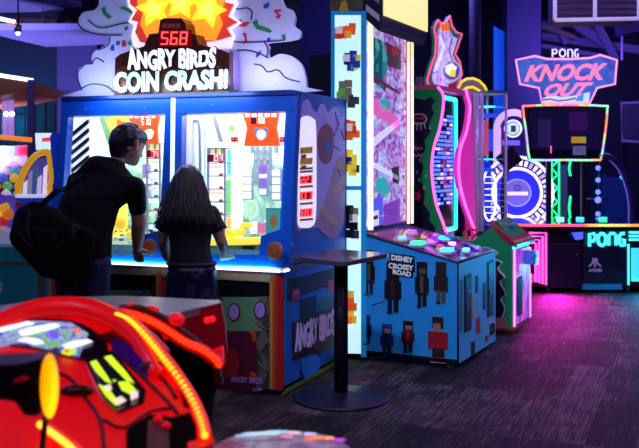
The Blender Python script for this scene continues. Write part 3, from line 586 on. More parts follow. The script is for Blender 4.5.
# ============================================================ green light-gun machine
gx, gy = floor_pt(512, 336)
G = Fr(gx, gy, math.atan2(.893,.45)); GW = .60; TW = .84
gm = thing('light_gun_machine', G, 'green-sided gun game with wavy magenta-lit screen hood and star-shaped topper', 'arcade machine')
GR = mat('panel_green', (20,140,75), .35, e=.10, coat=.3); PINK = glow('panel_magenta',(215,40,160),.55)
def gz(px, py): return G.hu(px, py, 0)
zf = G.hw(511,247,0).z
pa, pb_ = G.hu(491,227,0), G.hu(473,241,0); prof = [(0,.04),(0,zf),(.05,zf+.03),(pa.y,pa.z),(pb_.y,pb_.z),(.9,pb_.z-.02),(.9,.04)]
mb = MB(); mb.slab([(0,w,z) for w, z in prof], (GW,0,0), GR)
mb.slab([(0,-.004,.04),(GW,-.004,.04),(GW,-.004,.07),(0,-.004,.07)],(0,.002,0),REDP); mb.slab([(-.004,0,.04),(-.004,.9,.04),(-.004,.9,.065),(-.004,0,.065)],(.002,0,0),REDP)
def gp(pts, m_, t=.004): mb.slab([G.hu(x,y,-t) for x,y in pts],(t*.9,0,0),m_)
gp(smooth([(466,262),(468,254),(476,248),(487,247),(498,252),(495,258),(503,262),(499,268),(506,277),(501,282),(507,294),(502,298),(506,308),(503,318),(496,324),(486,326),(466,330)],3),WHITEP,.003)
gp(smooth([(466,263),(469,256),(477,250),(487,249),(496,253),(493,259),(501,263),(497,269),(504,278),(499,282),(505,294),(500,299),(504,308),(501,317),(495,322),(486,324),(466,328)],3),KB,.006)
gp(smooth([(468,262),(476,256),(486,257),(494,264),(497,276),(495,290),(490,300),(486,292),(490,280),(488,270),(480,264),(472,266)],3),KRD,.008)
gp([(495,318),(506,317),(506,328),(495,329)],mat('sticker_peach',(225,150,140),.5),.01)
mb.build('console', gm)
mb = MB(); mb.box((.05,-.02,.09),(GW-.03,-.003,zf-.04),artglow('coin_panel_magenta',[(0,(40,20,110)),(.45,(150,60,200)),(.6,(235,90,220)),(1,(90,120,230))],6,.6,stretch=(2,1,.8)))
mb.tube([(.015,-.018,.08),(.015,-.018,zf-.02)],.010,glow('edge_led_pink',(255,120,215),2.2),6); mb.tube([(GW-.015,-.018,.08),(GW-.015,-.018,zf-.05)],.010,glow('edge_led_pink',(255,120,215),2.2),6)
mb.slab([(.1,-.03,.16),(.25,-.03,.16),(.25,-.03,.5),(.1,-.03,.5)],(0,.02,0),KB)
mb.build('coin_panel', gm)
mb = MB(); mb.slab([(-.02,-.05,zf-.01),(-.02,-.05,zf+.02),(-.02,pa.y,pa.z+.05),(-.02,pa.y,pa.z+.01),(-.02,.04,zf+.035)],(GW+.06,0,0),mat('hood_red',(180,30,50),.3,coat=.4)); 
mb.slab([(.06,.0,zf+.045),(GW-.04,.0,zf+.045),(GW-.04,pa.y-.03,pa.z+.045),(.06,pa.y-.03,pa.z+.045)],(0,0,.012),GR); mb.ell((.3,pa.y*.6,(zf+pa.z)/2+.08),(.07,.06,.035),mat('button_grey',(110,120,150),.3)); mb.build('control_hood', gm)
mb = MB(); gc = (GW*.55,-.09,zf-.12); mb.box((gc[0]-.05,gc[1]-.05,gc[2]-.06),(gc[0]+.05,gc[1]+.06,gc[2]+.06),mat('gun_blue',(60,120,220),.3,e=.25)); mb.cyl((gc[0],gc[1]+.02,gc[2]),(gc[0]-.12,gc[1]-.06,gc[2]+.03),.022,mat('gun_blue',(60,120,220),.3,e=.25),12); mb.cyl((gc[0]+.03,gc[1],gc[2]-.05),(gc[0]+.05,gc[1],gc[2]-.15),.018,KB,10); mb.build('toy_gun', gm)
mb = MB(); mb.tube([G.hu(x,y,.12) for x,y in smooth([(474,246),(472,239),(477,232),(470,229),(464,233),(468,240),(462,247)],5,False)],.012,mat('gun_red',(215,30,45),.3,e=.2),8); mb.build('gun_cable', gm)
# hood: side panels with wavy edges
W0 = .66; zTop = 2.15
edge = [(438,87),(443,94),(443.5,106),(440,128),(434,148),(432,172),(436,202),(443,222),(449,240)]
ep = [G.hu(x,y,0) for x,y in smooth(edge,4,False)]
top = G.hu(411,86.5,0)
mb = MB(); back = G.hu(409,90,0).y+.12
mb.slab([(0,back,top.z),(0,ep[0].y+.05,top.z+.01)]+[tuple(p) for p in ep]+[(0,back,ep[-1].z)],(.035,0,0),GR)
# dark art inside the green border
ins = [(0,p.y+.10+.02*math.sin(i*1.9),p.z-.02) for i,p in enumerate(ep)]
mb.slab([(-.004,back,ins[1][2]-.03),(-.004,ins[1][1]+.25,ins[1][2]-.03),(-.004,ins[2][1]+.06,ins[2][2]-.07)]+[(-.004,y,z) for _,y,z in ins[4:]]+[(-.004,back,ins[-1][2])],(.003,0,0),mat('space_art',(18,14,44),.4))
for (x,y,r,m_) in ((416,148,5,REDP),(420,160,3,LAV),(424,188,3,mat('star_peach',(230,150,130),.5)),(418,196,7,mat('burst_crimson',(210,40,70),.5)),(428,205,3,REDP),(426,176,2,WHITEP),(419,180,2,WHITEP),(430,128,2,WHITEP),(417,172,3,LAV)):
    P = [(x+(r if i%2==0 else r*.5)*.55*math.cos(i*PI/5),y+(r if i%2==0 else r*.5)*math.sin(i*PI/5)) for i in range(10)]; mb.slab([G.hu(a,b,-.007) for a,b in P],(.003,0,0),m_)
# plain white ring-and-bar emblem
mb.tube([G.hu(419+7.5*math.cos(a*PI/10),119+5*math.sin(a*PI/10),-.008) for a in range(20)],.008,WHITEP,5,True); 
for dx in (-5,-1.7,1.7,5): mb.tube([G.hu(419+dx,122,-.008),G.hu(419+dx*1.2,131-abs(dx)*.5,-.008)],.006,WHITEP,5)
mb.tube([G.hu(414,118,-.01),G.hu(424,119,-.01)],.014,mat('burst_crimson',(210,40,70),.5),5)
for r_ in range(2):
    for q in range(3): mb.tube([G.hu(412.5+q*4+1.6*math.cos(a*PI/4),147+r_*7+2.6*math.sin(a*PI/4),-.008) for a in range(5)],.004,WHITEP,4)
mb.build('side_panel', gm)
mb = MB(); mb.tube([(p.x-.005,p.y,p.z) for p in ep],.013,glow('edge_neon_pink',(255,90,200),2.0),6); mb.build('edge_neon', gm)
# inner screen
sc0 = G.hu(452,100,.1)
mb = MB(); scy = ep[16].y+.06
mb.box((.04,scy+.02,ep[-1].z-.1),(TW,scy+.07,zTop),mat('screen_housing_teal',(10,90,110),.35))
CY = glow('screen_cyan_led',(40,225,240),1.7)
x0,x1,za,zb_ = .04,G.hw(455.5,160,scy).x,ep[-1].z+.05,G.hw(452,99,scy).z
for a,b in (((x0,za),(x0,zb_)),((x0,zb_),(x1,zb_)),((x1,zb_),(x1,za)),((x1,za),(x0,za))): mb.tube([(a[0],scy,a[1]),(b[0],scy,b[1])],.022,CY,6)
mb.box((x0+.03,scy+.005,za+.03),(x1-.03,scy+.02,zb_-.03),mat('screen_black',(8,8,24),.15))
BB = glow('brick_blue',(70,110,255),1.7); BV = glow('brick_violet',(180,170,255),1.7)
random.seed(5)
for r_ in range(22):
    z = za+.25+r_*.04
    cw_ = (x1-x0-.12)/7
    for q in range(7):
        if random.random()<.9: mb.box((x0+.05+q*cw_,scy-.002,z),(x0+.05+q*cw_+cw_*.75,scy+.006,z+.025),BB if random.random()<.8 else BV)
mb.ell((x0+.2,scy-.01,za+.12),(.05,.01,.05),glow('screen_lime',(150,230,60),1.2)); mb.ell((x0+.25,scy-.01,za+.1),(.05,.01,.05),glow('screen_gold',(240,190,60),1.2))
mb.build('game_screen', gm)
redge = [(466,90),(468,98),(470,108),(467,130),(460,151),(459,176),(464,201),(473,226),(476,234)]
rp = [G.hu(x,y,TW) for x,y in smooth(redge,4,False)]
mb = MB(); wp_ = ep[16].y
mb.slab([(TW,rp[0].y-.35+.0,top.z-.02)]+[] if False else [G.hw(x,y,wp_) for x,y in smooth(redge,4,False)]+[G.hw(475.5,236,wp_),G.hw(471.5,92,wp_)],(0,.05,0),PINK); mb.build('side_panel', gm)
mb = MB(); mb.tube([G.hw(x,y,wp_-.01) for x,y in smooth(redge,4,False)],.013,glow('edge_neon_pink',(255,90,200),2.0),6); mb.build('edge_neon', gm)
mb = MB(); mb.box((G.hw(472,150,wp_).x-.02,wp_+.05,.3),(G.hw(472,150,wp_).x+.01,wp_+.07,2.05),mat('hood_magenta',(180,40,130),.35,e=.3)); mb.build('side_wing', gm)
mb = MB(); mb.box((0.0,ep[0].y+.02,top.z-.03),(TW+.03,back,top.z+.01),mat('hood_magenta',(180,40,130),.35,e=.3)); mb.box((.05,scy+.07,.05),(TW-.02,back,top.z-.03),BLACK); mb.build('hood_top', gm)
# topper
tw = ep[0].y+.28
def gt(x,y,d=0): return G.hw(x,y,tw-d)
mb = MB(); tp = [(430,93),(427,80),(431,66),(435,56),(436,40),(434,28),(438,20),(444,26),(450,16),(452,26),(456,32),(462,34),(458,46),(455,54),(460,62),(462,74),(458,86),(450,93),(440,92)]
mb.slab([gt(x,y) for x,y in tp],(0,.04,0),mat('topper_green',(20,120,90),.4,e=.35)); mb.tube([gt(x,y,.005) for x,y in tp],.012,glow('topper_edge_rose',(240,80,140),1.2),5,True)
mb.slab([gt(446+(x-446)*.72,58+(y-58)*.82,.006) for x,y in tp],(0,.006,0),artglow('topper_art',[(0,(90,60,190)),(.4,(140,130,230)),(.55,(220,200,240)),(.7,(120,90,210))],7,.8))
for cx,cy,r,m_ in ((452,71,9.5,glow('topper_steel',(190,180,200),.6)),(452,71,7.6,glow('topper_deep_violet',(70,60,170),.7))):
    mb.slab([gt(cx+r*math.cos(a*PI/12),cy+r*1.15*math.sin(a*PI/12),.02+ (9.5-r)*.003) for a in range(24)],(0,.006,0),m_)
mb.slab([gt(x,y,.03) for x,y in ((442,24),(446,22),(450,24),(449,31),(443,31))],(0,.02,0),glow('topper_orange',(250,110,60),1.1))
mb.slab([gt(x,y,.04) for x,y in ((446,66),(452,63),(457,67),(455,73),(449,75),(446,72))],(0,.006,0),glow('topper_white',(240,235,255),1.0)); mb.slab([gt(x,y,.045) for x,y in ((451,69),(456,70),(455,77),(450,76))],(0,.006,0),glow('arch_yellow',(250,225,40),.9))
for x in (443,446,449): mb.tube([gt(x,24,.033),gt(x,31,.033)],.006,YEL,4)
mb.slab([gt(x,y,.03) for x,y in ((449,84),(456,82),(457,90),(450,92))],(0,.01,0),REDP)
mb.tube([gt(x,y,.02) for x,y in ((440,36),(444,46),(441,58),(436,70))],.012,BV,5); mb.tube([gt(x,y,.02) for x,y in ((452,38),(449,50),(452,60))],.01,WHITEP,5)
mb.build('topper_sign', gm)
mb = MB(); mb.box((.3,tw+.0,top.z),(.36,tw+.05,top.z+.12),STEEL); mb.box((.62,tw,top.z),(.68,tw+.05,top.z+.12),STEEL); mb.build('topper_bracket', gm)['kind'] = 'stuff'

# ============================================================ clear tower game
tx, ty = world(491,300,9.75).x, 9.75
T = Fr(tx, ty, math.radians(20))
tg = thing('prize_tower', T, 'narrow clear-walled prize tower with chrome posts, between the green machine and the wheel', 'arcade machine')
tz = T.hw(491,93,-.2).z
mb = MB(); mb.box((-.13,-.18,0),(.13,.2,.86),mat('tower_base_violet',(60,40,150),.35,e=.15)); mb.build('base_cabinet', tg)
for u,w,r in ((T.hw(476,200,-.19).x,-.19,.035),(T.hw(482,200,-.19).x,-.19,.02),(.07,-.19,.014),(.07,.2,.014),(-.14,.2,.014)):
    mb = MB(); mb.cyl((u,w,.8),(u,w,tz),r,mat('post_pale_metal',(205,195,230),.3,.3,e=.08),12); mb.build('post', tg)
mb = MB(); mb.box((-.15,-.2,tz),(.09,.22,tz+.03),STEEL); mb.build('roof', tg)
mb = MB(); mb.slab([(-.07,-.19,.86),(.065,-.19,.86),(.065,-.19,tz),(-.07,-.19,tz)],(0,.004,0),GL); mb.slab([(.07,-.18,.86),(.07,.19,.86),(.07,.19,tz),(.07,-.18,tz)],(.004,0,0),GL); mb.build('clear_wall', tg)
mb = MB(); 
for py,c in ((107,LEDC),(160,LEDC),(115,glow('tower_blue',(40,70,220),.9)),(170,glow('tower_blue',(40,70,220),.9))):
    z = T.hw(491,py,0).z; mb.box((-.1,.0,z-.02 if c!=LEDC else z),(.06,.18,z+.015 if c==LEDC else z+.02),c)
z1,z2 = T.hw(491,120,0).z, T.hw(491,160,0).z; mb.box((-.09,.05,z2+.05),(.0,.15,z1),mat('tower_rose_box',(210,90,120),.4,e=.5)); mb.box((.0,.05,z2+.1),(.06,.15,z1-.1),glow('tower_blue',(40,70,220),.9))
mb.build('lit_shelf', tg)
mb = MB(); zc = T.hw(491,195,0).z; mb.tube([(-.0+.085*math.cos(a*PI/12)-.01,.02,zc+.28*math.sin(a*PI/12)) for a in range(24)],.012,glow('tower_arc_white',(225,230,255),1.5),6,True)
for k in range(7): mb.box((-.06,.02,zc-.2+k*.065),(.05,.03,zc-.19+k*.065),glow('tower_arc_white',(225,230,255),1.5))
mb.box((-.1,.1,zc-.4),(.06,.12,zc+.36),glow('tower_deep_blue',(20,40,190),.6)); mb.build('oval_light', tg)
# arched topper board
mb = MB(); ap = [T.hw(x,y,.1) for x,y in [(458,94),(458,88),(461,82)]+[(466,79),(473,78.5),(479,81),(484,86),(488,94)]]
mb.slab(ap,(0,.04,0),mat('arch_grey',(130,125,140),.4,e=.15)); mb.tube([p-Vector((0,.01,0)) for p in ap[1:]],.014,glow('arch_yellow',(250,225,40),.9),6); mb.tube([T.hw(x,y,.08) for x,y in ((461,94),(466,88),(473,87),(480,91))],.014,glow('arch_yellow',(250,225,40),.9),6)
mb.box((T.hw(460,94,.1).x,.1,.5),(-.15,.16,T.hw(460,93,.1).z),NAVY); mb.build('arched_topper', tg)

# ============================================================ prize wheel
wy = 11.9; wx = world(519,195,wy).x; zc = world(519,193,wy).z; k = wy/F
Wf = Fr(wx, wy, 0)
pw = thing('prize_wheel_game', Wf, 'giant round prize wheel glowing violet and white behind the table game', 'arcade machine')
VIO = glow('wheel_violet',(120,60,255),1.1); WVW = glow('wheel_white',(225,210,255),1.7); DBL = glow('wheel_blue',(50,50,230),.9)
mb = MB(); mb.box((-34*k,.1,0),(38*k,.7,zc-40*k),mat('wheel_base',(30,20,80),.4)); mb.build('base_cabinet', pw)
def disc(mb, cx, cz, r0, r1, y, t, m_, n=48, a0=0, a1=2*PI):
    P = [(cx+r1*math.cos(a0+(a1-a0)*i/n), cz+r1*math.sin(a0+(a1-a0)*i/n)) for i in range(n+1)]; Q_ = [(cx+r0*math.cos(a0+(a1-a0)*i/n), cz+r0*math.sin(a0+(a1-a0)*i/n)) for i in range(n+1)]
    vs = [(x,y,z) for x,z in P]+[(x,y,z) for x,z in Q_]+[(x,y+t,z) for x,z in P]+[(x,y+t,z) for x,z in Q_]; N = n+1; fs = []
    for i in range(n): fs += [(i,i+1,N+i+1,N+i),(2*N+i+1,2*N+i,3*N+i,3*N+i+1),(i+1,i,2*N+i,2*N+i+1),(N+i,N+i+1,3*N+i+1,3*N+i)]
    mb.faces(vs, fs, m_)
mb = MB(); disc(mb,0,zc,0.001,37*k,.12,.08,mat('wheel_body',(30,20,90),.4)); disc(mb,0,zc,34.5*k,37.5*k,.1,.03,WVW); disc(mb,0,zc,23*k,26*k,.1,.03,WVW)
for i in range(36):
    a = i*PI/18; disc(mb,0,zc,27.5*k,33*k,.1,.02,WVW if i%3 else glow('wheel_lilac',(190,160,255),1.3),2,a,a+.10)
mb.build('wheel_rim', pw)
mb = MB(); disc(mb,0,zc,0.001,23*k,.105,.02,DBL); disc(mb,0,zc,13*k,14*k,.09,.02,glow('wheel_pale',(170,170,250),1.0)); disc(mb,0,zc,0.001,13*k,.092,.02,glow('hub_lilac',(130,110,220),.75)); disc(mb,0,zc+5*k,2.2*k,3.2*k,.085,.01,glow('hub_mark',(80,50,150),.5))
Q = qmap((-10*k,.085,zc+1*k),(10*k,.085,zc+1*k),(10*k,.085,zc-2.5*k),(-10*k,.085,zc-2.5*k),(0,-1,0)); text(mb,Q,'THE BIG ONE',WHITEP,offset=.02) if False else [mrect(mb,Q,.06*i*2.2,0,.06*i*2.2+.09,1,WVW) for i in range(8)]
mb.build('wheel_hub', pw)
mb = MB(); zt = world(515,128,wy).z; xt = world(517,128,wy).x-wx
mb.slab([(xt-19*k,.2,zc+28*k),(xt-19*k,.2,zt)]+[(xt+19*k*math.cos(PI-i*PI/16),.2,zt+20*k*math.sin(i*PI/16)) for i in range(1,16)]+[(xt+22*k,.2,zt),(xt+22*k,.2,zc+28*k)],(0,.12,0),glow('topper_pale_lilac',(215,175,245),1.15))
mb.slab([(xt-13*k,.19,zc+30*k),(xt-13*k,.19,zt)]+[(xt+14*k*math.cos(PI-i*PI/16),.19,zt+13*k*math.sin(i*PI/16)) for i in range(1,16)]+[(xt+15*k,.19,zt),(xt+15*k,.19,zc+30*k)],(0,.01,0),mat('topper_dark_violet',(50,30,120),.4,e=.3))
disc(mb,xt-1*k,zt,7.5*k,9*k,.17,.02,WVW); disc(mb,xt-1*k,zt,0.001,6.3*k,.17,.02,glow('topper_green_white',(190,225,200),1.1)); mb.box((xt-3.5*k,.16,zt-3.5*k),(xt+1.5*k,.17,zt+3*k),mat('topper_figure',(90,90,140),.4,e=.3))
mb.slab([(xt-12*k,.18,zt-17*k),(xt+6*k,.18,zt-17*k),(xt+6*k,.18,zt-12*k),(xt-12*k,.18,zt-12*k)],(0,.01,0),glow('topper_strip',(120,110,220),.8))
mb.build('topper_board', pw)
mb = MB(); mb.box((-22*k,-.1,zc-40*k),(26*k,.1,zc-33*k),glow('wheel_foot_white',(200,200,255),1.0)); mb.box((-8*k,-.12,zc-36*k),(8*k,-.1,zc-31*k),glow('wheel_foot_cyan',(90,220,240),1.2)); mb.build('button_shelf', pw)

# ============================================================ neon table game
py_ = 10.55
P_ = Fr(0, py_, 0); tblX0 = world(524,222,py_).x; tblX1 = 4.6
pt = thing('table_game', Fr((tblX0+tblX1)/2, py_, 0), 'long dark table game with magenta and cyan neon panels and rainbow edge light', 'arcade machine')
ox = (tblX0+tblX1)/2; P_ = Fr(ox, py_, 0)
X0, X1 = tblX0-ox, tblX1-ox
zt = P_.hw(600,225,0).z
CARB = mat('table_black',(12,10,26),.3,coat=.3)
mb = MB(); xs = [P_.hw(x,250,0).x for x in (527,548,582,626)]
mb.box((xs[0],.03,.07),(X1,1.15,zt-.04),CARB); mb.build('table_body', pt)
mb = MB(); mb.box((xs[1]+.02,.0,.06),(xs[2],.05,zt-.22),mat('door_plum',(30,14,44),.35)); mb.ell((xs[2]-.06,-.004,.45),.012,STEEL,8,6); mb.build('access_door', pt, bevel=.006)
mb = MB(); mb.box((xs[2]+.01,-.02,.10),(xs[3],.04,zt-.24),mat('door_teal_black',(10,34,48),.35)); mb.box((xs[2]+.01,-.02,.04),(xs[3]-.05,.03,.12),mat('door_foot_teal',(20,110,150),.3,e=.25)); dr = mb.build('access_door', pt, bevel=.006)
mb = MB(); Q = Qwr(P_,-.022,588,258,602,272)
mpoly(mb,Q,[(.44,1),(.56,1),(.56,.35),(.44,.35)],WHITEP); mpoly(mb,Q,[(.32,1),(.40,1),(.40,.75),(.36,.6),(.22,.45),(.05,.36),(.05,.46),(.2,.56),(.3,.75)],WHITEP); mpoly(mb,Q,[(.68,1),(.60,1),(.60,.75),(.64,.6),(.78,.45),(.95,.36),(.95,.46),(.8,.56),(.7,.75)],WHITEP)
text(mb,qmap(Q(.03,.24),Q(.97,.24),Q(.97,0),Q(.03,0),(0,-1,0)),'ATARI',WHITEP,offset=.03); mb.build('emblem', dr)
# neon letters
def neon(name, strokes, m_, r, parent, w=-.03):
    mb = MB()
    for s_ in strokes: mb.tube([P_.hw(x,y,w) for x,y in s_], r, m_, 6)
    return mb.build(name, parent)
NC = glow('neon_cyan',(70,225,235),1.4); NM = glow('neon_magenta',(255,80,200),1.7)
y0, y1 = 233.5, 245.5
neon('letter_p',[[(589.5,y1+1),(589.5,y0),(593.5,y0),(595.5,235.5),(595.5,238.5),(593.5,241),(590,241)]],NC,.021,pt)
neon('letter_o',[[(602+4*math.cos(a*PI/8),239.5+6*math.sin(a*PI/8)) for a in range(17)]],NC,.021,pt)
neon('letter_n',[[(608.8,y1),(608.8,y0+2),(611,y0),(614,y0),(616,y0+2),(616,y1)]],NC,.021,pt)
neon('letter_g',[[(624.5,y0),(621.5,y0),(619.5,236),(619.5,243),(621.5,y1),(624.5,y1),(624.5,240),(622.5,240)]],NC,.021,pt)
def nest(name, xa, xb, ya, yb, n, m_, flip=False):
    mb = MB()
    for i in range(n):
        a = xa+i*3.2; t = ya+i*3.4
        L = [(xa,t),(xb-i*3.4,t),(xb-i*3.4,yb-i*1.0)] if not flip else [(xb,t),(a,t),(a,yb)]
        mb.tube([P_.hw(x,y,-.03) for x,y in L],.014,m_,6)
    mb.build(name, pt)
nest('neon_magenta_lines',529,546,233,285,4,NM)
mb = MB()
for x in (531,535,539): mb.tube([P_.hw(x,250,-.03),P_.hw(x,283-(x-531)*.3,-.03)],.014,NM,6)
mb.build('neon_magenta_lines', pt)
mb = MB()
for i in range(3): mb.tube([P_.hw(x,y,-.03) for x,y in ((629,232.5+i*3.6),(660,232.5+i*3.6))],.014,NC,6)
mb.tube([P_.hw(628.5,244,-.03),P_.hw(628.5,285,-.03)],.014,NC,6); mb.box((P_.hw(631,250,0).x,-.03,.14),(X1,0,P_.hw(631,248,0).z),glow('cyan_panel',(60,210,225),1.1)); mb.build('neon_cyan_lines', pt)
mb = MB(); mb.slab([P_.hw(x,y,-.035) for x,y in ((572,233),(583,232),(583,239),(576,240))],(0,.02,0),glow('blue_badge',(70,90,250),1.3)); mb.build('blue_badge', pt)
# playing top with rainbow strip
RB = artglow('rainbow_led',[(0,(60,230,255)),(.25,(90,255,160)),(.42,(255,230,90)),(.55,(255,100,60)),(.7,(255,70,200)),(.85,(90,120,255)),(1,(60,255,220))],1.3,1.2,stretch=(1,.02,.02))
mb = MB(); ow = P_.hw(500,222,.2).x
mb.slab([(ow,.1,zt-.03),(ow+.25,-.04,zt-.03),(X1,-.04,zt-.03),(X1,1.2,zt-.03),(ow,1.2,zt-.03)],(0,0,.045),mat('table_top_navy',(24,30,80),.1,coat=.6)); mb.build('table_top', pt, bevel=.01)
mb = MB(); mb.tube([(ow,.6,zt+.0),(ow-.01,.1,zt+.0),(ow+.24,-.06,zt+.0),(X1,-.06,zt+.0)],.016,RB,8); mb.build('rainbow_edge_light', pt)
for x in (530,548,583,612,628): 
    p = P_.hw(x,284,.1); mb = MB(); mb.cyl((p.x,.1,0),(p.x,.1,.08),.03,STEEL,12); mb.build('foot', pt)
# monitor
mw = .75
mb = MB(); mo_ = [P_.hw(x,y,mw) for x,y in smooth([(526,106),(565,105),(604,106),(607,109),(605,132),(601,157),(597,160),(565,160),(534,160),(529,157),(526,132),(523,109)],3)]
mb.slab(mo_,(0,.12,0),BLACK); mb.build('monitor', pt)
mon = [o for o in pt.children if o.name.startswith('monitor')][0]
mb = MB(); mb.tube([p-Vector((0,.012,0)) for p in mo_],.013,artglow('monitor_rainbow',[(.25,(90,225,255)),(.40,(200,150,255)),(.48,(130,255,170)),(.54,(255,140,90)),(.60,(255,110,170)),(.68,(190,240,255)),(.8,(90,170,255))],1.3,1.3),8,True); mb.build('rim_light', mon)
mb = MB(); Q = Qwr(P_,mw-.008,529,110,602,156); mpoly(mb,Q,[(.0,1),(1,1),(.95,0),(.06,0)],mat('monitor_glass',(22,18,50),.08,e=.25,ec=(40,30,90),coat=.5))
mrect(mb,Q,.12,.2,.30,.8,mat('screen_mauve_block',(60,46,100),.2,e=.25),.003); mrect(mb,Q,.55,.55,.8,.95,mat('screen_purple_block',(70,28,100),.2,e=.3),.003); mrect(mb,Q,.58,.28,.78,.42,mat('screen_yellow_block',(200,170,50),.2,e=.5),.004); mrect(mb,Q,.6,.02,.78,.22,mat('screen_grey_block',(110,110,150),.2,e=.4),.004); mrect(mb,Q,.02,.0,.98,.14,mat('screen_black_bar',(10,8,24),.2),.002); mrect(mb,Q,.29,.06,.31,.22,glow('screen_pink_tick',(240,80,160),1.3),.004)
mb.build('screen', mon)
mb = MB(); so = [(516,60),(535,56),(547,59),(570,59),(590,58),(600,55),(617,60),(615,84),(597,88),(590,103),(542,103),(539,88),(520,84)]
mb.slab([P_.hw(x,y,mw) for x,y in so],(0,.06,0),artglow('sign_blue',[(0,(20,40,120)),(.45,(60,90,170)),(.6,(40,60,150)),(1,(130,120,200))],2.5,1.2)); mb.tube([P_.hw(x,y,mw-.008) for x,y in so],.014,glow('sign_edge_pink',(255,160,205),1.1),6,True)
mb.slab([P_.hw(x,y,mw-.008) for x,y in ((543,98),(552,95),(562,97),(572,96),(590,92),(589,102),(543,102))],(0,.007,0),glow('sign_wave_white',(200,220,240),.9)); mb.tube([P_.hw(x,y,mw-.012) for x,y in ((543,100),(550,99),(558,101),(568,100),(576,98))],.008,mat('ink_line',(25,25,60),.5),4)
mb.slab([P_.hw(x,y,mw-.010) for x,y in ((578,96),(584,93),(583,101),(575,101))],(0,.007,0),glow('sign_azure',(60,140,210),1.0))
sgn = mb.build('sign', pt)
PKL = glow('sign_letter_pink',(255,135,175),1.0)
mb = MB(); Q = Qw(P_,mw-.02,(525,65),(608,63),(607,80),(524,82)); text(mb,Q,'KNOCK',PKL,offset=.04,shear=.35); mb.build('lettering', sgn)
mb = MB(); Q = Qw(P_,mw-.02,(545,84),(594,82),(588,96),(544,97)); text(mb,Q,'OUT',PKL,offset=.045,shear=.35); mb.build('lettering', sgn)
WN = glow('sign_letter_lilac',(200,195,255),1.6); mb = MB(); rr=.010
for s_ in ([(552.5,57),(552.5,49.5),(556,49.5),(557,51.5),(556,53.5),(553,53.5)],[(562.5+3*math.cos(a*PI/8),53+3.6*math.sin(a*PI/8)) for a in range(17)],[(568,57),(568,49.5),(571,49.5),(572.5,51.5),(572.5,57)],[(578,49.5),(575.5,50),(574.8,53),(575.5,56.5),(578,56.5),(578,53.5)]): mb.tube([P_.hw(x,y,mw-.01) for x,y in s_],rr,WN,5)
mb.slab([P_.hw(564,58,mw),P_.hw(568,58,mw),P_.hw(568,60,mw),P_.hw(564,60,mw)],(0,.03,0),BLACK)
mb.build('lettering', sgn)
for xx in (548,583):
    mb = MB(); a = P_.hw(xx,160,mw+.1); mb.box((a.x-.03,mw+.05,zt),(a.x+.03,mw+.11,a.z+.3),BLACK); mb.build('monitor_post', pt)
for xs_, nm in ((545,0),(588,0)):
    a = P_.hw(xs_,104,mw+.05); mb = MB(); mb.box((a.x-.02,mw+.03,a.z-.05),(a.x+.02,mw+.06,a.z+.06),BLACK); mb.build('sign_bracket', pt)
# curved arms
mb = MB(); arm = [P_.hw(x,y,.7) for x,y in smooth([(603,155),(612,159),(622,170),(629,188),(632,205),(632,222)],4,False)]; mb.tube(arm,.045,mat('arm_indigo',(36,32,86),.3,coat=.4),8); mb.tube([p+Vector((-.05,-.02,0)) for p in arm],.01,glow('arm_edge_violet',(100,90,200),.6),5); mb.build('curved_arm', pt)
aw2 = .25
mb = MB(); arm = [P_.hw(x,y,aw2) for x,y in smooth([(510,160),(506,172),(503.5,190),(503,206),(504,221)],4,False)]; mb.tube(arm,.036,mat('arm_black',(16,14,40),.4),8); mb.build('curved_arm', pt)
mb = MB(); Q4 = [P_.hw(x,y,aw2-.05) for x,y in ((512,145),(523,160),(509,171),(497,158))]; mb.slab(Q4,(0,.14,0),mat('arm_black',(16,14,40),.4)); mb.build('diamond_head', pt, bevel=.01)
# items on the table
for x,y,m_ in ((580,216,NC),(603,210,glow('puck_green',(60,255,170),1.5)),(560,219,glow('puck_pale',(160,255,230),1.3))):
    p = P_.hw(x,y,.8); mb = MB(); mb.cyl((p.x,.8,zt+.015),(p.x,.8,zt+.045),.05,m_,16); mb.build('puck_light', pt)

# green truss tower
gy_ = 12.6; Tr = Fr(world(561,200,gy_).x, gy_, 0); tr = thing('light_truss', Tr, 'green zigzag neon truss standing beside the prize wheel', 'light tower'); NG = glow('neon_green',(40,255,150),1.6)
kk = gy_/F
mb = MB(); mb.box((-.17,.05,0),(.17,.12,2.05),mat('truss_back',(30,30,60),.4)); mb.build('back_board', tr)
def trz(y): return Tr.hw(561,y,0).z
for xa in (-9.5,-2):
    mb = MB(); X = xa*kk; mb.tube([(X,0,trz(222)),(X,0,trz(161))],.014,NG,5)
    if xa<-5:
        n = 9; zs = [trz(222)+(trz(161)-trz(222))*i/n for i in range(n+1)]; mb.tube([(X+(6*kk if i%2 else 0),0,z) for i,z in enumerate(zs)],.014,NG,5)
    mb.build('neon_zigzag', tr)
mb = MB(); 
for (za_,zb__) in ((161,176),(196,220)): mb.tube([(9.5*kk,0,trz(za_)),(8*kk,0,trz((za_+zb__)/2)),(9.5*kk,0,trz(zb__))],.016,NG,5)
mb.build('neon_zigzag', tr)
mb = MB(); mb.box((0,-.01,trz(218)),(6*kk,.04,trz(165)),mat('truss_grey',(90,95,140),.4,e=.15)); mb.build('centre_column', tr)
mb = MB(); gyp=12.2; fb=Fr(world(599,190,gyp).x,gyp,0); bl=thing('ball_light_rack', fb, 'thin black stand with a string of blue lights, right of the green truss','light stand')
mb.cyl((0,0,0),(0,0,fb.hw(599,160,0).z),.02,BLACK,8); mb.tube([fb.hw(585,199,0),fb.hw(608,199,0)],.015,STEEL,6); mb.build('pole', bl)
for i,y in enumerate((168,180,192,200,214)): mb = MB(); mb.ell(fb.hw(598,y,-.03),.035 if i!=3 else .045,glow('bulb_blue',(110,130,255),1.6),10,8); mb.build('bulb', bl)
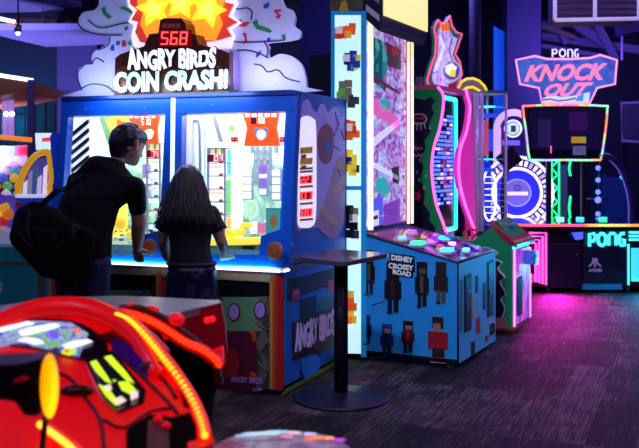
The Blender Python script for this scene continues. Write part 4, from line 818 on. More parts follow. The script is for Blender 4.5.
mb = MB(); mb.box(fb.hw(583,203,.2)-Vector((0,0,.0)),Vector((fb.hw(608,203,.2).x,.5,0.1)),mat('cabinet_deep_blue',(16,40,110),.4,e=.1)) if False else None
fc = Fr(world(617,200,12.8).x,12.8,0); bc = thing('blue_cabinet', fc, 'plain dark blue cabinet behind the curved arm of the table game','arcade machine')
mb = MB(); mb.slab([fc.hw(x,y,0) for x,y in smooth([(602,290),(602,182),(608,177),(622,180),(630,190),(631,290)],2)],(0,.5,0),mat('cabinet_deep_blue',(16,50,120),.4,e=.10)); mb.build('body', bc)
mb = MB(); mb.ell(fc.hw(622,177,-.03),.03,LEDC,8,6); mb.build('status_light', bc)
# ============================================================ room
def carpet():
    m = bpy.data.materials.new('carpet_tiles'); m.use_nodes = True; nt = m.node_tree; b = nt.nodes['Principled BSDF']; N = nt.nodes.new; Lk = nt.links.new
    tc = N('ShaderNodeTexCoord'); mp = N('ShaderNodeMapping'); mp.inputs['Rotation'].default_value = (0,0,math.radians(22.1)); Lk(tc.outputs['Object'], mp.inputs[0])
    sn = N('ShaderNodeVectorMath'); sn.operation = 'SNAP'; sn.inputs[1].default_value = (.25,1.0,1.0); Lk(mp.outputs[0], sn.inputs[0])
    wn = N('ShaderNodeTexWhiteNoise'); Lk(sn.outputs[0], wn.inputs['Vector'])
    ml = N('ShaderNodeVectorMath'); ml.operation = 'MULTIPLY'; ml.inputs[1].default_value = (130,2.4,1); Lk(mp.outputs[0], ml.inputs[0])
    ad = N('ShaderNodeVectorMath'); Lk(ml.outputs[0], ad.inputs[0]); Lk(wn.outputs['Color'], ad.inputs[1])
    n1 = N('ShaderNodeTexNoise'); n1.inputs['Scale'].default_value = 1.4; n1.inputs['Detail'].default_value = 3; Lk(ad.outputs[0], n1.inputs['Vector'])
    n2 = N('ShaderNodeTexNoise'); n2.inputs['Scale'].default_value = 5; n2.inputs['Detail'].default_value = 3; Lk(mp.outputs[0], n2.inputs['Vector'])
    m1 = N('ShaderNodeMath'); m1.operation = 'MULTIPLY_ADD'; m1.inputs[1].default_value = .35; Lk(n2.outputs['Fac'], m1.inputs[0]); Lk(n1.outputs['Fac'], m1.inputs[2])
    m2 = N('ShaderNodeMath'); m2.operation = 'MULTIPLY_ADD'; m2.inputs[1].default_value = .20; Lk(wn.outputs['Value'], m2.inputs[0]); Lk(m1.outputs[0], m2.inputs[2])
    r = N('ShaderNodeValToRGB'); e = r.color_ramp.elements; e[0].position = .52; e[0].color = rgb((14,10,13)); e[1].position = 1.0; e[1].color = rgb((120,100,102)); x = e.new(.78); x.color = rgb((34,27,31))
    Lk(m2.outputs[0], r.inputs[0]); Lk(r.outputs[0], b.inputs['Base Color']); b.inputs['Roughness'].default_value = .75; b.inputs['Specular IOR Level'].default_value = .25
    bp = N('ShaderNodeBump'); bp.inputs['Strength'].default_value = .5; bp.inputs['Distance'].default_value = .006; Lk(n1.outputs['Fac'], bp.inputs['Height']); Lk(bp.outputs[0], b.inputs['Normal'])
    return m
def sbox(name, a, b, m): mb = MB(); mb.box(a, b, m); return struct(mb.build(name))
sbox('floor', (-10,-3,-.1), (10,16,0), carpet())
WALL = mat('wall_indigo', (34,34,62), .8); WALT = mat('wall_dark', (14,14,30), .8)
sbox('wall_back', (-10,16,0), (10,16.2,4.6), WALL)
sbox('wall_left', (-10.2,-3,0), (-10,16.2,4.6), WALL); sbox('wall_right', (10,-3,0), (10.2,16.2,4.6), WALL); sbox('wall_front', (-10,-3.2,0), (10,-3,4.6), WALT)
CEIL = mat('ceiling_black', (14,13,22), .9); sbox('ceiling', (-10,-3,4.4), (10,16,4.6), CEIL)
COLM = mat('column_slate_violet', (62,56,110), .7)
def colbox(name, px0, px1, Y, dep, m, z1=4.4, label=None):
    a = world(px0,100,Y).x; b = world(px1,100,Y).x; return sbox(name, (a,Y,0), (b,Y+dep,z1), m)
colbox('trim_1', 57, 97, 13.6, .5, COLM)          # left column
colbox('trim_2', 507, 541, 13.2, .5, COLM)        # right column
colbox('trim_3', 384, 505, 14.5, .3, mat('partition_plum',(28,22,46),.8))
colbox('trim_4', 300, 336, 12.5, .4, mat('partition_navy',(20,24,70),.8))
# dark slats low on the back left wall
mb = MB()
for i in range(40):
    x = -9.8+i*.18; mb.box((x,15.9,0),(x+.09,16,2.6),WALT)
mb.box((-9.9,15.86,2.6),(-2.5,16,2.66),WALT); struct(mb.build('baseboard_back'))
mb = MB(); mb.box((-9.9,15.93,0),(-2.5,15.95,2.6),WALT); struct(mb.build('trim_5'))
# suspended ceiling panels on the left (hung slabs)
PAN = mat('panel_lavender',(190,182,240),.7)
R0 = Fr(0,0,0)
def cpanel(pts, z, nm, label):
    mb = MB(); c = Fr(R0.hz(*pts[0],z).x, R0.hz(*pts[0],z).y, 0, z); P = [c.hit(x,y,(0,0,0),(0,0,1)) for x,y in pts]; mb.slab(P,(0,0,.08),PAN); o = mb.build(nm); o.location = c.o; tag(o,label,'ceiling panel','floating ceiling panels on the left')
    mb = MB()
    for p in (P[0],P[len(P)//2]): mb.cyl(p+Vector((.1,.1,.08)),Vector((p.x+.1,p.y+.1,4.4-z)),.008,STEEL,6)
    mb.build('hanger', o)
cpanel([(-60,30),(0,36),(46,47),(96,45),(150,42),(150,30),(97,30)],3.15,'ceiling_panel','lower lavender ceiling panel hanging left of the cloud board')
cpanel([(-60,-6),(-20,13),(40,12),(62,8),(82,7),(50,-6)],3.75,'ceiling_panel','upper lavender ceiling panel at the top left corner')
# ducts and pipes
def pipe(pts, r, m, nm, label, cat='pipe', group=None):
    o0 = Vector(pts[0]); mb = MB(); mb.tube([Vector(p)-o0 for p in pts], r, m, 10)
    if nm == 'duct':
        for q in (.1,.9): c_ = Vector(pts[0]).lerp(Vector(pts[1]),q)-o0; mb.cyl(c_,Vector((c_.x,c_.y,4.39-o0.z)),.01,m,6)
    o = mb.build(nm); o.location = o0; return tag(o,label,cat,group)
DUC = mat('duct_taupe',(70,60,62),.6); BEAM = mat('beam_violet',(74,62,110),.7)
pipe([world(-20,22,13.2),world(150,24,13.4)],.09,DUC,'duct','taupe duct running between the two lavender ceiling panels','duct')
pipe([world(40,30,12.9),world(70,12,12.9)],.07,DUC,'duct','short slanting duct above the left column','duct')
pipe([Vector((world(475,90,10.6).x,10.6,0)),Vector((world(475,90,10.6).x,10.6,4.4))],.07,mat('pipe_indigo',(38,32,66),.6),'pole','dark indigo pole rising behind the green machine topper','pole')
# hanging line lamp at far left
a = world(-12,16,7.5); mb = MB(); mb.tube([(0,0,0),world(15,22,7.5)-a],.018,glow('lamp_line_white',(220,220,255),2.2),8); o = mb.build('line_lamp'); o.location = a; tag(o,'thin white line lamp near the top left corner','lamp')
a = world(18,32,7.5); mb = MB(); mb.cyl((0,0,0),(0,0,.06),.03,STEEL,12); mb.cyl((0,0,.06),(0,0,.16),.012,BLACK,8); mb.tube([(-.07,0,.07),(.0,0,.07)],.012,glow('lamp_amber',(230,140,50),1.0),6); mb.ell((0,0,-.01),.022,LEDW,8,6); mb.tube([(0,0,.16),(0,0,4.4-a.z)],.006,BLACK,5); o = mb.build('pendant_spot'); o.location = a; tag(o,'small pendant spotlight under the white line lamp','lamp')
# blue lit panel between poles
mb = MB(); f = Fr(world(500,60,13.4).x,13.4,0); mb.slab([f.hw(x,y,0) for x,y in ((494,26),(508,34),(508,160),(494,160))],(0,.05,0),glow('wall_panel_blue',(5,70,190),.8)); o = mb.build('blue_wall_panel'); o.location = f.o; o.location.z = 0; tag(o,'tall bright blue lit panel left of the right-hand column','light panel')
# small box speaker hanging by the header
a = world(421,30,9.5); mb = MB(); mb.box((-.04,-.04,0),(.04,.04,.05),mat('device_grey',(130,125,170),.5)); mb.box((-.025,-.03,.05),(.025,.03,.11),mat('device_grey',(130,125,170),.5)); mb.cyl((0,0,.11),(0,0,.2),.012,BLACK,8); mb.tube([(0,0,.2),(0,0,4.4-a.z)],.008,BLACK,5); o = mb.build('ceiling_sensor'); o.location = a; tag(o,'small grey device hanging right of the cream header box','sensor')
# ventilation grille box
f = Fr(world(597,10,9.6).x, 9.6, math.radians(-6), 0); vn = thing('air_unit', Fr(f.o.x,f.o.y,f.rot,f.hw(597,20,0).z), 'white-framed slatted air unit at the top right','air unit')
Fz = Fr(f.o.x,f.o.y,f.rot,vn.location.z)
mb = MB(); WF = mat('frame_lilac_white',(215,210,250),.5,e=.3); x0 = Fz.hit(555,10,(0,0,0),(0,1,0)).x; x1 = Fz.hit(639,10,(0,0,0),(0,1,0)).x; xm = Fz.hit(595,10,(0,0,0),(0,1,0)).x; h_ = .50  # frame glows slightly in its colour to read brighter, no lamp there
zb0 = Fz.hit(556,20,(0,0,0),(0,1,0)).z
for a_,b_ in (((x0,zb0),(x0,h_)),((xm,zb0),(xm,h_)),((x1,zb0),(x1,h_)),((x0,zb0),(x1,zb0)),((x0,h_),(x1,h_))): mb.tube([(a_[0],0,a_[1]),(b_[0],0,b_[1])],.022,WF,6)
mb.build('frame', vn)
mb = MB(); mb.box((x0,.03,zb0),(x1,.5,h_),mat('unit_body',(66,54,88),.6)); mb.build('body', vn)
for i in range(7): mb = MB(); z = zb0+.05+i*.065; mb.slab([(x0+.02,0,z),(x1-.02,0,z),(x1-.02,.03,z+.03),(x0+.02,.03,z+.03)],(0,.004,.004),mat('slat_mauve',(120,100,130),.6)); mb.build('slat', vn)
mb = MB(); mb.cyl((x0+.3,.2,h_),(x0+.3,.2,4.4-vn.location.z),.01,STEEL,6); mb.cyl((x1-.3,.2,h_),(x1-.3,.2,4.4-vn.location.z),.01,STEEL,6); mb.build('hanger', vn)
# ceiling joists
def beam(p, q, Y0, Y1, th, nm, lab, m_=BEAM, g='roof beams right of the column'):
    a = world(*p,Y0); b = world(*q,Y1); mb = MB(); d = b-a; L = d.length; M = d.to_track_quat('X','Z').to_matrix().to_4x4(); mb.box((0,-.05,-th),(L,.05,th),m_,M); o = mb.build(nm); o.location = a; tag(o,lab,'beam',g)
beam((541,37),(639,50),13.8,13.8,.06,'roof_beam','long violet roof beam just above the neon word sign'); beam((541,24),(639,22),13.9,13.9,.05,'roof_beam','dim violet roof beam directly under the air unit')
beam((541,46),(612,58),13.6,13.6,.03,'roof_beam','lowest thin roof beam right above the pink-edged sign'); beam((572,22),(610,48),13.7,13.7,.07,'roof_brace','wide slanting roof brace in the middle right'); beam((595,22),(615,60),13.65,13.65,.06,'roof_brace','slanting roof brace nearest the right edge of the sign')
beam((541,26),(575,38),13.5,13.5,.035,'roof_brace','thin olive slanting brace beside the right column',DUC); beam((556,24),(566,44),13.55,13.55,.04,'roof_brace','short dark slanting brace above the small word sign')
pipe([Vector((world(622,0,12).x,12,4.4)),world(622,60,12)],.015,BEAM,'conduit','thin vertical conduit at the far right below the air unit','pipe')
mb = MB(); f = Fr(world(632,30,11).x,11,0,0); P = [f.hw(x,y,0) for x,y in ((620,2),(645,2),(645,30),(624,34),(620,12))]; mb.slab(P,(0,.3,0),mat('unit_steel_blue',(60,70,140),.5)); mb.cyl((.1,.1,f.hw(630,2,0).z),(.1,.1,4.4),.02,STEEL,6); o = mb.build('ceiling_speaker'); o.location=f.o; tag(o,'steel-blue ceiling unit at the right edge beside the air unit','ceiling unit')
# framed board on the right
f = Fr(world(640,120,13.5).x,13.5,0,0); fb_ = thing('framed_board', f, 'dark board in a pale frame on legs at the right edge','board'); mb = MB()
P = [f.hw(x,y,0) for x,y in ((621,103),(668,101),(668,144),(622,141))]; mb.tube(P,.025,mat('frame_pale_violet',(110,100,150),.5,e=.1),6,True); mb.build('frame', fb_); mb = MB(); mb.slab(P,(0,.03,0),mat('board_dark',(30,24,54),.5)); mb.build('board', fb_)
mb = MB(); mb.box((P[3].x+.05,.03,0),(P[3].x+.1,.08,P[3].z+.1),BLACK); mb.box((P[2].x-.1,.03,0),(P[2].x-.05,.08,P[2].z+.1),BLACK); mb.build('stand', fb_)

# ============================================================ bar table
bx, by = floor_pt(341, 399); bt = Fr(bx, by, 0); tb = thing('bar_table', bt, 'tall bar table with dark top and round base, in front of the coin pusher side','table')
TOPM = mat('table_top_brown', (84,66,84), .22, coat=.5)
c4 = [bt.hz(x,y,.925) for x,y in ((287.5,255.5),(344,262),(391,253),(337,249))]
rp = []
for i in range(4):
    p = c4[i]; a = c4[i-1]; b = c4[(i+1)%4]; da = (a-p).normalized(); db = (b-p).normalized(); r = .06
    for q in range(5): t = q/4; rp.append((p+da*r)*(1-t)**2+p*2*t*(1-t)+(p+db*r)*t*t)
mb = MB(); mb.slab(rp,(0,0,-.03),TOPM); mb.build('tabletop', tb, bevel=.004)
mb = MB(); mb.cyl((0,0,.03),(0,0,.88),.045,mat('post_dark',(22,20,34),.45,.3),28); mb.cyl((0,0,.87),(0,0,.895),.12,mat('post_dark',(22,20,34),.45,.3),20); mb.build('pole', tb)
mb = MB(); mb.tube([(0,0,0),(0,0,.012),(0,0,.022),(0,0,.032),(0,0,.05)],[.305,.305,.29,.10,.06],mat('base_dark',(40,34,58),.4,.3),40); mb.build('base', tb)

# ============================================================ left side machines
lx = world(15,150,9).x; LF = Fr(lx, 9.0, 0); cg = thing('prize_cage', LF, 'clear-walled prize machine with white top light and orange rail at the left edge','arcade machine')
def lw(x,y,w=0): return LF.hw(x,y,w)
zT = lw(20,80).z; xl = lw(-60,80).x; xr = lw(31,80).x; zc0 = lw(20,236).z
mb = MB(); mb.box((xl,.05,0),(xr,1.2,zc0),mat('cage_base_blue',(20,40,120),.4)); mb.build('base_cabinet', cg)
for x_,w_ in ((xr,0),(xr,1.2),(xl,0),(xl,1.2)):
    mb = MB(); mb.box((x_-.03,w_-.02,zc0),(x_+.03,w_+.02,zT),mat('cage_post',(130,110,150),.3,.5)); mb.build('post', cg)
mb = MB(); a = lw(-60,66); b = lw(33,80.5); mb.tube([a,b],.02,LEDW,8); mb.build('top_light', cg)
mb = MB(); mb.slab([lw(-60,69),lw(32,82),lw(22,91),lw(0,96),(-1.2,0,lw(0,110).z)],(0,1.2,0),mat('canopy_copper',(140,80,50),.4,e=.1)); mb.build('canopy', cg)
mb = MB(); mb.tube([lw(-60,136,-.02),lw(0,137,-.02),lw(32,140,-.02)],.024,glow('rail_orange',(235,130,50),.9),6); mb.build('rail', cg)
mb = MB()
for x in (4,8.5,12.5): mb.tube([lw(x,97,.5),lw(x,140,.5)],.02 if x!=8.5 else .03,mat('truss_lilac',(190,150,240),.3,e=.5),6)
for i in range(6): mb.tube([lw(4,100+i*7,.5),lw(12.5,104+i*7,.5)],.01,mat('truss_lilac',(190,150,240),.3,e=.5),5)
mb.tube([lw(-10,113,.45),lw(24,114,.45)],.012,STEEL,5); mb.ell(lw(6,114,.4),.03,LEDW,8,6); mb.ell(lw(12,114,.4),.03,LEDW,8,6); mb.build('claw_tower', cg)
mb = MB(); mb.slab([lw(x,y,.9) for x,y in ((0,146),(14,146),(14,156),(0,156))],(0,.03,0),glow('cage_cyan_screen',(120,210,240),.9)); mb.slab([lw(x,y,1.14) for x,y in ((14,146),(27,145),(27,158),(14,160))],(0,.03,0),glow('cage_red_screen',(210,20,60),.9)); mb.slab([lw(x,y,1.1) for x,y in ((-60,156),(30,156),(30,236),(-60,236))],(0,.03,0),artglow('cage_backlight',[(0,(30,30,110)),(.4,(180,60,140)),(.5,(120,150,230)),(.65,(230,80,90)),(.8,(60,190,190))],7,.55)); mb.build('back_screen', cg)
mb = MB(); mb.slab([(xl,-.01,zc0),(xr,-.01,zc0),(xr,-.01,zT-.1),(xl,-.01,zT-.1)],(0,.005,0),GL); mb.slab([(xr+.0,0,zc0),(xr+.0,1.2,zc0),(xr+.0,1.2,zT-.1),(xr+.0,0,zT-.1)],(.005,0,0),GL); mb.build('clear_wall', cg)
random.seed(11)
PC = {'red':(230,50,70),'pink':(240,120,190),'teal':(60,180,180),'yellow':(250,215,60),'green':(90,200,90),'white':(230,225,240),'blue':(70,110,230),'orange':(245,140,50)}
protos = {}
for i in range(56):
    row = i//7; colx = i % 7; cn = list(PC)[(i*3+row*2) % 8]
    x = xr-.10-colx*.125-.03*(row%2); w = .13+row*.13; z = zc0+.001+row*.085+.05
    if cn not in protos:
        mb = MB(); mb.ell((0,0,0),(.056,.056,.05),mat('prize_'+cn,PC[cn],.3,e=.35,coat=.5),12,8); mb.ell((0,0,.04),(.03,.03,.02),mat('prize_cap_'+cn,tuple(min(255,v+30) for v in PC[cn]),.3,e=.3),8,6); o = mb.build('toy_ball'); protos[cn] = o
    else: o = protos[cn].copy(); COL.objects.link(o)
    o.location = LF.M @ Vector((x,w,z))
    tag(o,'round %s toy ball sitting inside the clear prize cage at left'%cn,'toy ball','toy balls heaped in the left prize cage')
# pedestal steps inside
mb = MB()
for row in range(8): mb.box((xl+.05,.065+row*.13,zc0-.02),(xr-.04,.195+row*.13,zc0+row*.085),mat('cage_step',(60,50,120),.4))
mb.build('prize_steps', cg)
# yellow arched game
kx = world(35,200,7.6).x; KF = Fr(kx,7.6,0); kg = thing('arched_kids_game', KF, 'blue game with yellow arched frame and teal lower cabinet, left of the coin pusher','arcade machine')
def kw(x,y,w=0): return KF.hw(x,y,w)
YF = mat('arch_frame_yellow',(255,180,20),.35,e=.45,coat=.3); KBm = mat('kids_blue',(25,60,200),.35,e=.25,coat=.3)
mb = MB(); mb.tube([kw(x,y) for x,y in smooth([(17.5,197),(20,182),(26,168),(34,157),(43,152.5),(49,154),(51,166),(52,180),(49,190)],4,False)],.028,YF,8); mb.build('arch_frame', kg)
mb = MB()
for x,yy,c in ((24,180,(215,220,235)),(29,170,(130,130,160)),(35,164,(60,90,110)),(38,175,(200,190,240)),(44,165,(250,235,245)),(48,185,(245,150,90))):
    mb.slab([kw(x-2,196,.06),kw(x+2,196,.06),kw(x+3,yy,.06),kw(x-.5,yy+3,.06)],(0,.02,0),mat('strip_%d'%x,c,.4,e=.6))
mb.slab([kw(x,y,.1) for x,y in ((20,196),(24,175),(34,160),(50,156),(53,196))],(0,.02,0),mat('kids_back_violet',(90,80,190),.4,e=.3)); mb.build('back_panel', kg)
mb = MB(); mb.slab([kw(x,y,-.02) for x,y in ((50,136),(53,132),(56,133),(57,200),(53,206),(52,170))],(0,.3,0),KBm); mb.build('side_post', kg)
mb = MB(); mb.slab([kw(x,y) for x,y in ((16,195),(57,195),(57,236),(16,240))],(0,.6,0),KBm); mb.tube([kw(x,y,-.01) for x,y in smooth([(16,203),(22,206),(26,214),(34,217),(40,224),(38,236)],4,False)],.022,REDP,6); mb.tube([kw(16,196,-.02),kw(56,196,-.02)],.016,mat('strip_24',(215,220,235),.4,e=.6),6); mb.build('deck', kg)
zt_ = kw(20,246,-.5).z; mb = MB(); TL_ = mat('cabinet_teal',(24,130,145),.4,e=.05)
xa = kw(-60,260,-.6).x; xb = kw(45,260,-.6).x
mb.box((xa,-.6,.02),(xb,-.0,zt_),TL_); mb.box((xb-.05,-.62,.02),(xb,-.6,zt_-.0),mat('edge_tan',(130,110,80),.5)); 
z_ = kw(20,263,-.6).z; mb.box((xa,-.62,z_-.012),(xb,-.6,z_+.012),mat('edge_tan',(130,110,80),.5)); mb.box((xb,-.3,.02),(kw(56,260,0).x,.6,kw(30,236,0).z),TL_)
mb.box((kw(-2,290,-.6).x,-.613,kw(0,292,-.6).z),(kw(3,290,-.6).x,-.6,kw(0,282,-.6).z),WHITEP); mb.build('lower_cabinet', kg)
mb = MB(); mb.slab([kw(x,y,-.3) for x,y in ((-12,236),(-12,226),(-2,228),(6,232),(12,240),(10,246),(-12,244))],(0,.2,0),mat('tray_chrome',(200,200,225),.25,.6,e=.2)); mb.build('prize_tray', kg)
mb = MB(); 
for x,y,c in ((2,222,(200,40,40)),(4,208,(250,180,40)),(8,214,(230,120,40)),(-3,214,(240,200,60)),(1,200,(90,60,170))): mb.ell(kw(x,y,-.1),(.05,.05,.05),mat('knob_%d_%d'%(x+9,y),c,.35,e=.45),10,8)
mb.slab([kw(x,y,-.02) for x,y in ((-14,196),(14,196),(14,236),(-14,236))],(0,.3,0),mat('kids_back_violet',(90,80,190),.4,e=.3)); mb.build('toy_bumps', kg)
mb = MB(); mb.slab([kw(x,y,.5) for x,y in ((35,133),(51,133),(51,150),(36,150))],(0,.04,0),glow('kids_sign_white',(210,235,245),.9)); mb.slab([kw(x,y,.49) for x,y in ((42,138),(51,137),(51,141),(42,142))],(0,.01,0),glow('kids_sign_red',(230,60,60),1)); mb.box((kw(43,150,.5).x-.02,.5,kw(30,236,0).z),(kw(43,150,.5).x+.02,.53,kw(43,150,.5).z),BLACK); mb.build('sign', kg)

# ============================================================ foreground
RED = mat('ride_red', (235,4,12), .42, e=.28, ec=(255,0,10), coat=.25); RED2 = mat('ride_red_deep', (150,8,22), .35, e=.05, ec=(255,0,10), coat=.3)  # red emission in the paint stands in for light on the body
def Yf(py): return 2.85-(py-300)*.0056
def S(fr, px, py, off=0): return fr.at(px, py, Yf(py)-off)
f = Fr(-.62, 2.45, 0); rr = thing('racing_ride', f, 'glossy red racing ride body with lit screens and amber light strips, bottom left','arcade ride')
top = smooth([(-70,336),(-30,324),(0,315),(22,306),(45,300.5),(75,299.5),(100,303),(120,311),(140,325),(158,341),(172,357),(184,374),(194,392),(201,410),(205,428),(205,442),(196,456),(184,475)],3,False)
nU = len(top); nV = 12; mb = MB(); vs = []; fs = []
for i,(x,y) in enumerate(top):
    for j in range(nV+1):
        t = j/nV; yy = y+(478-y)*t; xx = x-(x-60)*.25*t*(1 if x > 60 else .2)
        p = S(f,xx,yy); vs.append(p)
n0 = len(vs); vs += [v-Vector((0,-.02,.16)) for v in vs]
for i in range(nU-1):
    for j in range(nV):
        a = i*(nV+1)+j; fs.append((a,a+1,a+nV+2,a+nV+1)); fs.append((n0+a+nV+1,n0+a+nV+2,n0+a+1,n0+a))
    a = i*(nV+1); fs.append((a,a+nV+1,n0+a+nV+1,n0+a)); a += nV; fs.append((a+nV+1,a,n0+a,n0+a+nV+1))
for j in range(nV): fs.append((j+1,j,n0+j,n0+j+1)); a=(nU-1)*(nV+1)+j; fs.append((a,a+1,n0+a+1,n0+a))
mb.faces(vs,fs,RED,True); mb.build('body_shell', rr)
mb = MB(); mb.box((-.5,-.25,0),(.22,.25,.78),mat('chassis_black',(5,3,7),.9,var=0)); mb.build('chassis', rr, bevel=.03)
# raised cowl band along the rim
cw = smooth([(-60,343),(-25,332),(0,324),(25,315),(50,310),(80,310),(103,316),(122,326),(138,340),(150,358),(158,376)],3,False)
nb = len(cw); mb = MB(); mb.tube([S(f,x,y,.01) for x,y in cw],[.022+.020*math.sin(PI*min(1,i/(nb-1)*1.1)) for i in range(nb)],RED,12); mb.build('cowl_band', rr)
# far rim lip
mb = MB(); mb.tube([S(f,x,y,.0) for x,y in top[:30]],.008,mat('rim_pale_red',(240,90,90),.2,coat=.6),6); mb.build('rim_trim', rr)
def plate_s(pts, m_, off, t=.012): mbx.slab([S(f,x,y,off) for x,y in pts],(0,.01,-t),m_)
BZ = mat('screen_bezel',(22,14,28),.2,coat=.4)
mbx = MB(); plate_s(smooth([(-30,338),(0,326),(35,319),(72,320),(98,333),(108,346),(104,358),(90,361),(72,357),(40,349),(0,344),(-30,350)],3),BZ,.012)
plate_s([(-20,338),(0,329),(33,320.5),(70,322),(88,333),(78,356),(55,350),(20,342),(-20,346)],artglow('dash_screen_a',[(0,(20,20,50)),(.38,(90,90,200)),(.55,(150,180,210)),(.62,(110,200,80)),(.75,(60,50,120))],22,.8),.024)
GW1 = glow('dash_white',(235,240,255),1.1)
for pts in (((-20,334),(0,327.5),(28,321),(34,323),(0,331.5),(-18,340)),((18,331),(30,327),(55,323),(60,325.5),(38,332),(22,336)),((17,340),(26,337),(40,339),(44,343),(34,344)),((62,345),(72,341),(88,339),(92,341),(76,347),(66,349))): plate_s(pts,GW1,.030,.004)
plate_s([(62,350),(70,347),(76,349),(76,353),(68,355),(61,353)],glow('dash_lime',(170,230,60),1.1),.030,.004); plate_s([(64,350),(69,349),(70,352),(65,353)],glow('dash_orange',(240,120,30),1.1),.034,.004)
plate_s([(48,331),(56,330),(60,335),(56,339),(50,337)],glow('dash_violet',(110,90,220),.9),.030,.004); plate_s([(72,328),(78,329),(82,334),(76,333)],glow('dash_orange',(240,120,30),1.1),.030,.004)
mbx.build('dashboard_screen', rr)
mbx = MB(); plate_s([(84,358),(112,350),(146,390),(144,402),(118,412),(104,400)],BZ,.014)
plate_s([(90,361),(111,354),(140,391),(136,398),(116,406),(107,398)],mat('side_screen_black',(20,24,40),.2,e=.3),.024)
LM = glow('side_screen_lime',(190,235,40),1.2)
for pts in (((90,362),(96,360),(106,374),(112,384),(105,381),(96,372)),((104,357),(111,355),(126,372),(134,383),(126,380),(112,366)),((98,384),(108,388),(120,404),(115,405),(106,396)),((118,382),(128,381),(136,390),(130,394),(122,390)),((110,376),(116,372),(120,378),(114,382))): plate_s(pts,LM,.030,.004)
for pts in (((113,400),(121,396),(126,400),(118,405)),((130,392),(138,391),(137,397),(131,400)),((104,386),(110,384),(112,389),(106,391))): plate_s(pts,glow('side_screen_pale',(225,215,200),1),.031,.004)
mbx.build('side_screen', rr)
mbx = MB(); plate_s([(112,338),(126,342),(140,356),(152,372),(146,376),(128,362),(112,352)],mat('recess_violet',(50,14,80),.15,coat=.6,e=.1,ec=(90,20,200)),.016); plate_s([(96,336),(112,330),(136,346),(128,352),(112,344)],mat('recess_dark_red',(90,6,26),.2,coat=.6),.014); mbx.build('inner_recess', rr)  # violet glow in the recess colour stands in for a purple reflection
# dark openings at the front right
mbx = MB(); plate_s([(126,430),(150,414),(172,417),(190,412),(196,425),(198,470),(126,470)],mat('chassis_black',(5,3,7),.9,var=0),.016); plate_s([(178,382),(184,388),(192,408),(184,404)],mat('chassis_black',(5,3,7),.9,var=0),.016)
mbx.build('front_opening', rr)
mbx = MB(); plate_s([(148,420),(168,420),(170,470),(146,470)],mat('opening_plum',(70,6,50),.4,e=.05),.024); mbx.ell(S(f,158,420,.03),(.012,.01,.012),RED,8,6); mbx.ell(S(f,166,426,.03),(.012,.01,.010),RED,8,6); mbx.build('inner_panel', rr)
for x,y,a in ((77,391,0),(156,367,.1)):
    mb = MB(); mb.ell(S(f,x,y,.02),(.046,.02,.016),BLACK,16,8); mb.ell(S(f,x+2,y-2.5,.035),(.03,.012,.006),mat('handle_highlight',(60,90,90),.2,coat=.5) if x<100 else mat('handle_amber',(240,140,60),.3,e=.5),12,6); mb.build('air_scoop', rr)
# amber led strips
def strip(pts, step, nm, parent, fr, r=.011, base=RED2, Y=None, bulbc=(255,190,30)):
    P = smooth(pts,4,False); g = (lambda x,y: S(fr,x,y,.05)) if Y is None else (lambda x,y: fr.at(x,y,Y(y)))
    W = [g(x,y) for x,y in P]; mb = MB(); mb.tube(W,r*1.25,base,8); o = mb.build(nm, parent)
    mb = MB(); acc = 0
    for i in range(len(W)-1):
        a,b = W[i],W[i+1]; L=(b-a).length; n = max(1,int(L/step)); 
        for q in range(n): mb.ell(a.lerp(b,q/n)+Vector((0,-.016,.006)),r*.72,glow('bulb_%d_%d_%d'%bulbc,bulbc,1.7),8,6)
    b_ = mb.build('light_bulbs', o); b_['kind'] = 'stuff'; return o
AMB = mat('strip_amber_red',(255,40,10),.3,e=.6,ec=(255,30,0))
strip([(118,316),(128,320),(138,328),(150,341),(161,355),(173,370),(186,388),(196,406),(203,424),(206,438)],.026,'amber_light_strip',rr,f,.012,AMB)
mbx = MB(); DK = mat('seam_dark_red',(60,2,8),.5)  # dark tubes stand in for shading creases on the red body
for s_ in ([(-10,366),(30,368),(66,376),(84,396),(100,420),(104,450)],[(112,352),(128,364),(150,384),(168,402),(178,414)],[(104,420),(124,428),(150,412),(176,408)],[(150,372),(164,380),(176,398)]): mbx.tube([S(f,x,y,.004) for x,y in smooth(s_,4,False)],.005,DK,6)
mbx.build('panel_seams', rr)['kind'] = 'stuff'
mbx = MB(); plate_s([(188,442),(212,437),(214,441),(196,450),(188,455)],RED,.03); mbx.build('strip_end_bracket', rr)
strip([(42,425),(52,432),(63,440),(74,449),(84,460)],.014,'amber_light_strip',rr,f,.011,AMB,bulbc=(255,205,60))
mb = MB(); mb.slab([f.at(x,y,1.86) for x,y in ((-40,352),(-20,366),(20,364),(42,358),(43,400),(38,417),(24,416),(14,402),(-20,398),(-40,400))],(0,.12,0),mat('grip_navy',(22,20,48),.4)); mb.slab([f.at(x,y,1.85) for x,y in ((12,381),(22,377),(29,378),(24,382),(14,384))],(0,.01,0),REDP); mb.build('side_mirror', rr, bevel=.008)
mb = MB(); mb.ell(f.at(49.5,386,1.84),(.0175,.02,.066),artglow('indicator_amber',[(0,(255,90,0)),(.4,(255,150,0)),(.6,(255,215,20)),(1,(255,120,0))],5,1.5,stretch=(1,1,.3)),16,12); mb.build('indicator_lamp', rr)
mb = MB(); mb.tube([f.at(46,415,1.86),f.at(44,432,1.86),f.at(40,470,1.88)],.007,mat('stem_dark',(60,14,14),.4),8); mb.build('mirror_stem', rr)

